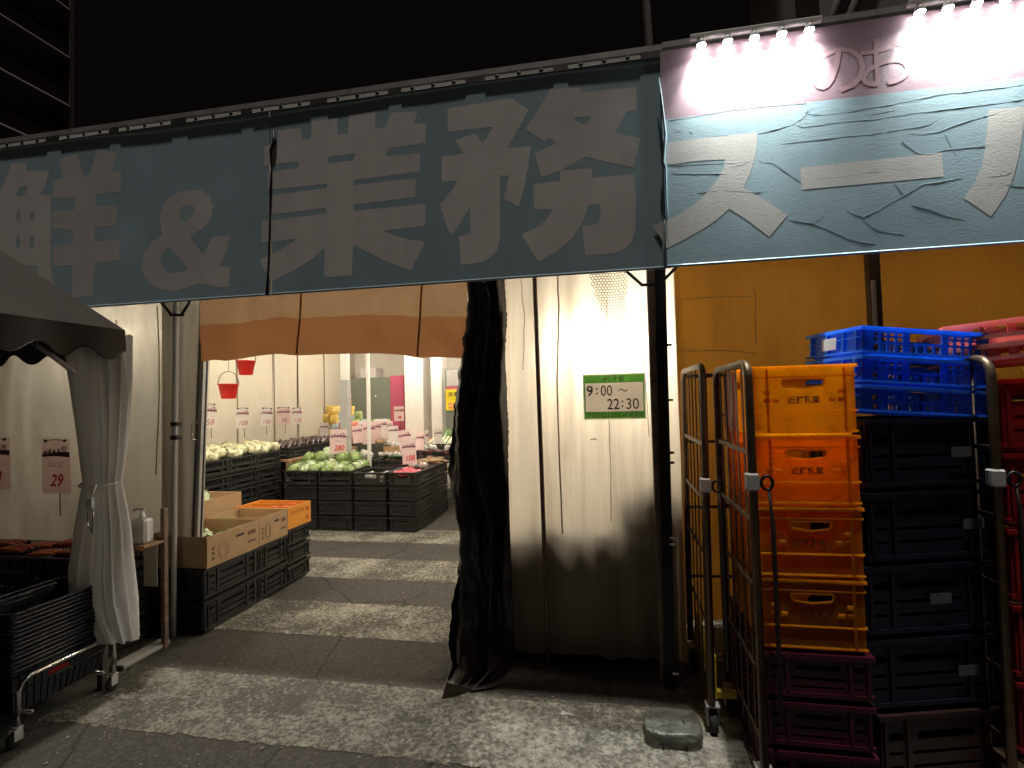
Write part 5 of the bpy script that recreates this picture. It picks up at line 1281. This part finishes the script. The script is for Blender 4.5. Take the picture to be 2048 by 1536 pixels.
# yellow dairy crates
YW, YD, YH = .363, .50, .2725; YK = .804
def yellow_crate():
    w, d, h = YW, YD, YH; t = .010; R = Matrix.Rotation(PI/2, 4, 'Z')
    hole = [(x*YK, z*YK) for x, z in [(-.095,.262),(-.085,.238),(0,.228),(.085,.238),(.095,.262),(.088,.272),(-.088,.272)]]
    wall = MB(); wall.slab(rect(-w/2, w/2, .01, h), [hole], t, Matrix.Translation((0,-d/2,0))); wall.slab(rect(-w/2, w/2, .01, h), [hole], t, Matrix.Translation((0, d/2-t, 0)))
    hs = [(x*1.2, z) for x, z in hole]
    wall.slab(rect(-d/2+t+.001, d/2-t-.001, .01, h), [hs], t, Matrix.Translation((w/2,0,0)) @ R); wall.slab(rect(-d/2+t+.001, d/2-t-.001, .01, h), [hs], t, Matrix.Translation((-w/2+t,0,0)) @ R)
    wall.box(-w/2+.012, w/2-.012, -d/2+.012, d/2-.012, .0, .012)
    out = {'shell': wall.mesh('shell', m_crate_yellow)}
    rib = MB(); y = -d/2; e = .008
    for s_, yy0, yy1 in ((-1, -d/2-e, -d/2-.0005), (1, d/2+.0005, d/2+e)):
        for x in (-w*.36, w*.40): rib.box(x-.004, x+.004, yy0, yy1, .012, h-.013)
        for z in (.118*YK, .285*YK): rib.box(-w/2, w/2, yy0+.001, yy1-.0003 if s_ > 0 else yy1, z-.003, z+.003)
        rib.box(-w/2-e, w/2+e, yy0-.002, yy1, h-.012, h)
        rib.box(-w/2-e*.5, w/2+e*.5, yy0, yy1, .012, .020)
    for s_ in (-1, 1):
        x0, x1 = (w/2+.0005, w/2+e) if s_ > 0 else (-w/2-e, -w/2-.0005)
        for yv in (-d*.42, -d*.15, d*.15, d*.42): rib.box(x0, x1, yv-.005, yv+.005, .012, h-.013)
        for z in (.118*YK, .285*YK): rib.box(x0, x1, -d/2, d/2, z-.003, z+.003)
        rib.box(x0, x1, -d/2-.0004, d/2+.0004, h-.012, h)
    out['ribs'] = rib.mesh('ribs', m_crate_yellow)
    lip = MB(); lip.tube([(x, -d/2-.004, z) for x, z in hole], .004, 5, closed=True); out['handle_lip'] = lip.mesh('handle_lip', m_crate_yellow)
    nub = MB()
    for sx in (-1, 1):
        for x in (.125*YK, .165*YK):
            for z in (.165*YK, .205*YK) if x > .12 else (.165*YK,): nub.bbox(sx*x-.012, sx*x+.012, -d/2-.006, -d/2-.0005, z-.003, z+.014, .002)
    out['raised_marks'] = nub.mesh('raised_marks', m_crate_yellow)
    q = text('近藤乳業', .030, .02, 0, .95); q.v = [(x, -d/2-.003, z+.172*YK) for x, _, z in q.v]; out['lettering'] = q.mesh('lettering', m_crate_print)
    return out
ym = yellow_crate()
for j in range(4):
    crate(ym, (.545+YW/2+.012, 2.20+YD/2+.008, .562+j*(YH+.0015)), RND.uniform(-.012,.012), f"{('lowest','second','third','topmost')[j]} yellow dairy crate of the tall stack in the roll cage", 'dairy_crate', 'yellow dairy crates')
# crimson crates under the yellow stack
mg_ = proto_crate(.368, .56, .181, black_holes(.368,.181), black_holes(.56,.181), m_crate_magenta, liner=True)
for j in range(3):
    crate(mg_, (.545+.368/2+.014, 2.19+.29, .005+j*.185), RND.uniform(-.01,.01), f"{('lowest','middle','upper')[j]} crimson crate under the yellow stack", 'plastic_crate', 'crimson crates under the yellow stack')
rp = thing('red_sheet', 'red plastic sheet tucked beside the topmost yellow crate behind the cage wires', 'sheet', (XB_+.012, 2.6, 1.36))
MB().grid(lambda a, b: (XB_+.013+.003*math.sin(a*7), P(1470,800,X=.545).y+(P(1447,800,X=.545).y-P(1470,800,X=.545).y)*a, 1.385+.265*b), 8, 6).build('plastic', m_crate_red, rp, world=True)

# blue bread trays, leaning
TW, TD, TH = .54, .325, .1155
def tray_meshes():
    w, d, h = TW, TD, TH; t = .008; R = Matrix.Rotation(PI/2, 4, 'Z'); hl = []
    for x0, x1, n in ((-.42, -.17, 4), (.17, .42, 4), (-.13, .13, 4)):
        for i in range(n):
            a = x0+(x1-x0)*i/n+.006; b = x0+(x1-x0)*(i+1)/n-.006
            hl.append(rect(a*w, b*w, .18*h, .46*h, .005))
            if abs(x0) > .14: hl += [rect(a*w, b*w, .52*h, .68*h, .005), rect(a*w, b*w, .73*h, .83*h, .004)]
    hl.append(rect(-.13*w, .13*w, .53*h, .86*h, .006))
    hs = [rect(d*(-.40+.08*i)+.004, d*(-.40+.08*(i+1))-.004, .2*h, .62*h, .004) for i in range(10)]
    b = MB()
    b.slab(rect(-w/2, w/2, .012, h), hl, t, Matrix.Translation((0,-d/2,0))); b.slab(rect(-w/2, w/2, .012, h), hl, t, Matrix.Translation((0,d/2-t,0)))
    b.slab(rect(-d/2+t+.001, d/2-t-.001, .012, h), [], t, Matrix.Translation((w/2,0,0)) @ R); b.slab(rect(-d/2+t+.001, d/2-t-.001, .012, h), [], t, Matrix.Translation((-w/2+t,0,0)) @ R)
    b.slab(rect(-w/2+.012, w/2-.012, -d/2+.012, d/2-.012), [rect(x, x+.03, z, z+.03, .003) for x in np.arange(-.23,.20,.05) for z in np.arange(-.135,.11,.05)], .006, Matrix.Translation((0,0,.006)) @ Matrix.Rotation(PI/2, 4, 'X'))
    out = {'shell': b.mesh('shell', m_crate_blue)}; r_ = MB(); e = .012
    for z0, z1 in ((h-.012, h+.001), (.012, .020)):
        r_.box(-w/2-e, w/2+e, -d/2-e, -d/2-.0005, z0, z1); r_.box(-w/2-e, w/2+e, d/2+.0005, d/2+e, z0, z1)
        r_.box(-w/2-e, -w/2-.0005, -d/2-.0004, d/2+.0004, z0, z1); r_.box(w/2+.0005, w/2+e, -d/2-.0004, d/2+.0004, z0, z1)
    out['rim'] = r_.mesh('rim', m_crate_blue); k = MB()
    for yv in (-d*.42, -d*.2, d*.1, d*.42):
        k.box(-w/2-e, -w/2-.0005, yv-.004, yv+.004, .021, h-.013); k.box(w/2+.0005, w/2+e, yv-.004, yv+.004, .021, h-.013)
    for s_ in (-1, 1): k.box(-w/2-e if s_ < 0 else w/2+.0005, -w/2-.0005 if s_ < 0 else w/2+e, -d/2, d/2, h*.62, h*.65)
    out['ribs'] = k.mesh('ribs', m_crate_blue)
    return out
tmh = tray_meshes()
near = Vector((.985, 2.28, 1.808)); RZ = math.radians(15); TL_ = math.radians(4.2)
Rm = Matrix.Rotation(RZ, 3, 'Z') @ Matrix.Rotation(TL_, 3, 'Y')
def tray_loc(k): # k-th from the top, near left top corner stays on the leaning line
    return near + Rm @ (Vector((TW/2+.01, TD/2+.01, 0)) + Vector((0, 0, -TH-(TH+.001)*k)))
for k in range(3):
    t = crate(tmh, tray_loc(k), RZ, f"{('topmost','second','third')[k]} blue bread tray of the leaning stack right of the yellow crates", 'bread_tray', 'blue bread trays')
    t.rotation_euler = (0, TL_, RZ)
    MB().box(-TW/2-.0135, -TW/2-.0125, -.03, .06, .035, .085).build('side_patch', m_paper_white, t) if k == 0 else None  # plain white patch on the left side of the top tray
# navy crates below the trays, down to the floor
NH = .285
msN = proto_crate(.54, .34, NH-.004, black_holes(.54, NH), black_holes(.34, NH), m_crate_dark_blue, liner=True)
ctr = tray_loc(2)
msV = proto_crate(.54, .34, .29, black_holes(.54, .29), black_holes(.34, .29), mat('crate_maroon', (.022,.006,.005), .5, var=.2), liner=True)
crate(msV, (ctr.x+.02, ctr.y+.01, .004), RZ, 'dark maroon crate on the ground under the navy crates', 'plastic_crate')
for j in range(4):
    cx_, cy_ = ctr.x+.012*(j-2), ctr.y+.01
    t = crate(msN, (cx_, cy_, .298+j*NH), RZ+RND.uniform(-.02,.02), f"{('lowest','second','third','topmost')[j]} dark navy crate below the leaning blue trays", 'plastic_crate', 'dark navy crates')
    lx = (.15, .03, .17, .12)[j]
    MB().box(lx-.045, lx+.045, -.1855, -.1845, NH*.45, NH*.45+.04).build('label', mat('label_grey', (.08,.083,.09), .6) if 'label_grey' not in MATS else MATS['label_grey'], t)
# red crates in the right cage and pink trays on top
msR = proto_crate(.54, .46, .285, black_holes(.54,.285), black_holes(.46,.285), m_crate_red)
for j in range(5):
    crate(msR, (x3+.335, 2.58, .142+j*.289), 0, f"{('lowest','second','third','fourth','topmost')[j]} red crate in the roll cage at the right edge", 'plastic_crate', 'red crates in the right cage')
msP = proto_crate(.56, .38, .088, [rect(-.26+.068*i, -.22+.068*i, .03, .066, .004) for i in range(7)], [rect(-.16+.068*i, -.12+.068*i, .03, .066, .004) for i in range(4)], m_crate_pink)
for j in range(2):
    t = crate(msP, (x3+.26, 2.56, 1.645+j*.09), math.radians(-14), f"{('lower','upper')[j]} pink tray on top of the right roll cage", 'bread_tray', 'pink trays'); t.rotation_euler = (math.radians(-2), math.radians(-5), math.radians(-14))

# plastic-wrapped weight at the foot of the posts
sb = P(1345, 1475, Z=0)
wt = thing('post_weight', 'grey plastic-wrapped weight bag lying at the foot of the black post', 'weight', sb)
def bagf(a, b):
    th = a*2*PI; c_, s_ = math.cos(th), math.sin(th)
    rr = min(1, b*2.2); k_ = max(0, (b-.45)/.55)
    x = math.copysign(abs(c_)**.5, c_)*.125*(1-k_**2.2); y = math.copysign(abs(s_)**.5, s_)*.10*(1-k_**2.2)
    return (x*(1+.07*ns(th*3, b*5)), y*(1+.07*ns(th*3+9, b*5)), .004+.07*min(1, b/.6)**.8*(1+.10*ns(x*30, y*30))+.006*abs(ns(x*60, y*60)))
MB().grid(bagf, 48, 16).build('bag', m_bag_grey, wt)
for x in (-.05, .05): MB().tube([(x, -.103, .006), (x, -.09, .05), (x, 0, .075), (x, .09, .05), (x, .103, .006)], .003, 5).build('strap', m_black_iron, wt)
# paper scrap on the stripe
ps = P(1135, 1428, Z=.008); MB_ = MB().grid(lambda a, b: (ps.x-.03+.06*a, ps.y-.015+.03*b, .008+.006*math.sin(a*3+b*2)), 5, 3)
tag(MB_.build('paper_scrap', m_paper_white), 'small scrap of paper on the asphalt before the white curtain', 'litter')

# ------------------------------------------------------------------ buildings in the dark
bc = P(148, 208, Y=32.0)
ap = thing('apartment_building', 'dark apartment building with pale balcony slabs at the top left', 'building', (bc.x-6, 18, 0))
MB().box(bc.x-14, bc.x-1.4, 2.0, 31.6, 0, 42).build('wall', m_facade_dark, ap, world=True)
MB().box(bc.x-14, bc.x-.0, 31.7, 32.0, 0, 42).build('end_wall', m_facade_dark, ap, world=True)
zs0 = P(148, 208, Y=32.0).z; st_h = (P(148,112,Y=32.0).z-zs0)
for k in range(-5, 8):
    z = zs0+k*st_h
    if z < 2 or z > 41: continue
    sl = MB(); X0, X1, X2 = bc.x-1.39, bc.x+.02, bc.x-.30
    sl.add([(X0,2,z-.42),(X1,2,z-.42),(X1,2,z-.36),(X2,2,z),(X0,2,z),(X0,31.69,z-.42),(X1,31.69,z-.42),(X1,31.69,z-.36),(X2,31.69,z),(X0,31.69,z)],
           [(0,1,2,3,4),(9,8,7,6,5),(0,5,6,1),(1,6,7,2),(2,7,8,3),(3,8,9,4),(4,9,5,0)])
    sl.build('balcony_slab', m_concrete, ap, world=True)
    MB().box(bc.x-.42, bc.x-.34, 2.0, 31.5, z+.05, z+.95).build('balcony_rail', m_facade_dark, ap, world=True)
    for y in np.arange(4, 30, 4.2):
        w_ = MB().box(bc.x-1.395, bc.x-1.36, y, y+2.0, z+.02, z+2.0).build('window', m_window_dark, ap, world=True)
db = thing('rear_building', 'dim beige building rising behind the right end of the banner', 'building', (6, 16, 0))
x0 = P(1640, 40, Y=14).x
MB().box(x0, x0+14, 14, 20, 0, 16).build('wall', m_facade_beige, db, world=True)
for u0, u1 in ((1655,1668), (1690,1700)):
    a, b = P(u0, 60, Y=13.9), P(u0+30, -20, Y=13.9); MB().tube([a+(a-b)*3, b+(b-a)*3], .12, 6).build('stay_pipe', m_facade_dark, db, world=True)
for u, r_, lab in ((1300, .09, 'thin dark utility pole behind the middle banner'), (1575, .20, 'thick dim utility pole behind the first lamp bar')):
    q = P(u, 50, Y=12.0); pole('utility_pole', lab, (q.x-.3, 12, 17), (q.x+.3, 12, 0), r_, m_concrete, group=None)
bpy.data.objects.remove(_txo)
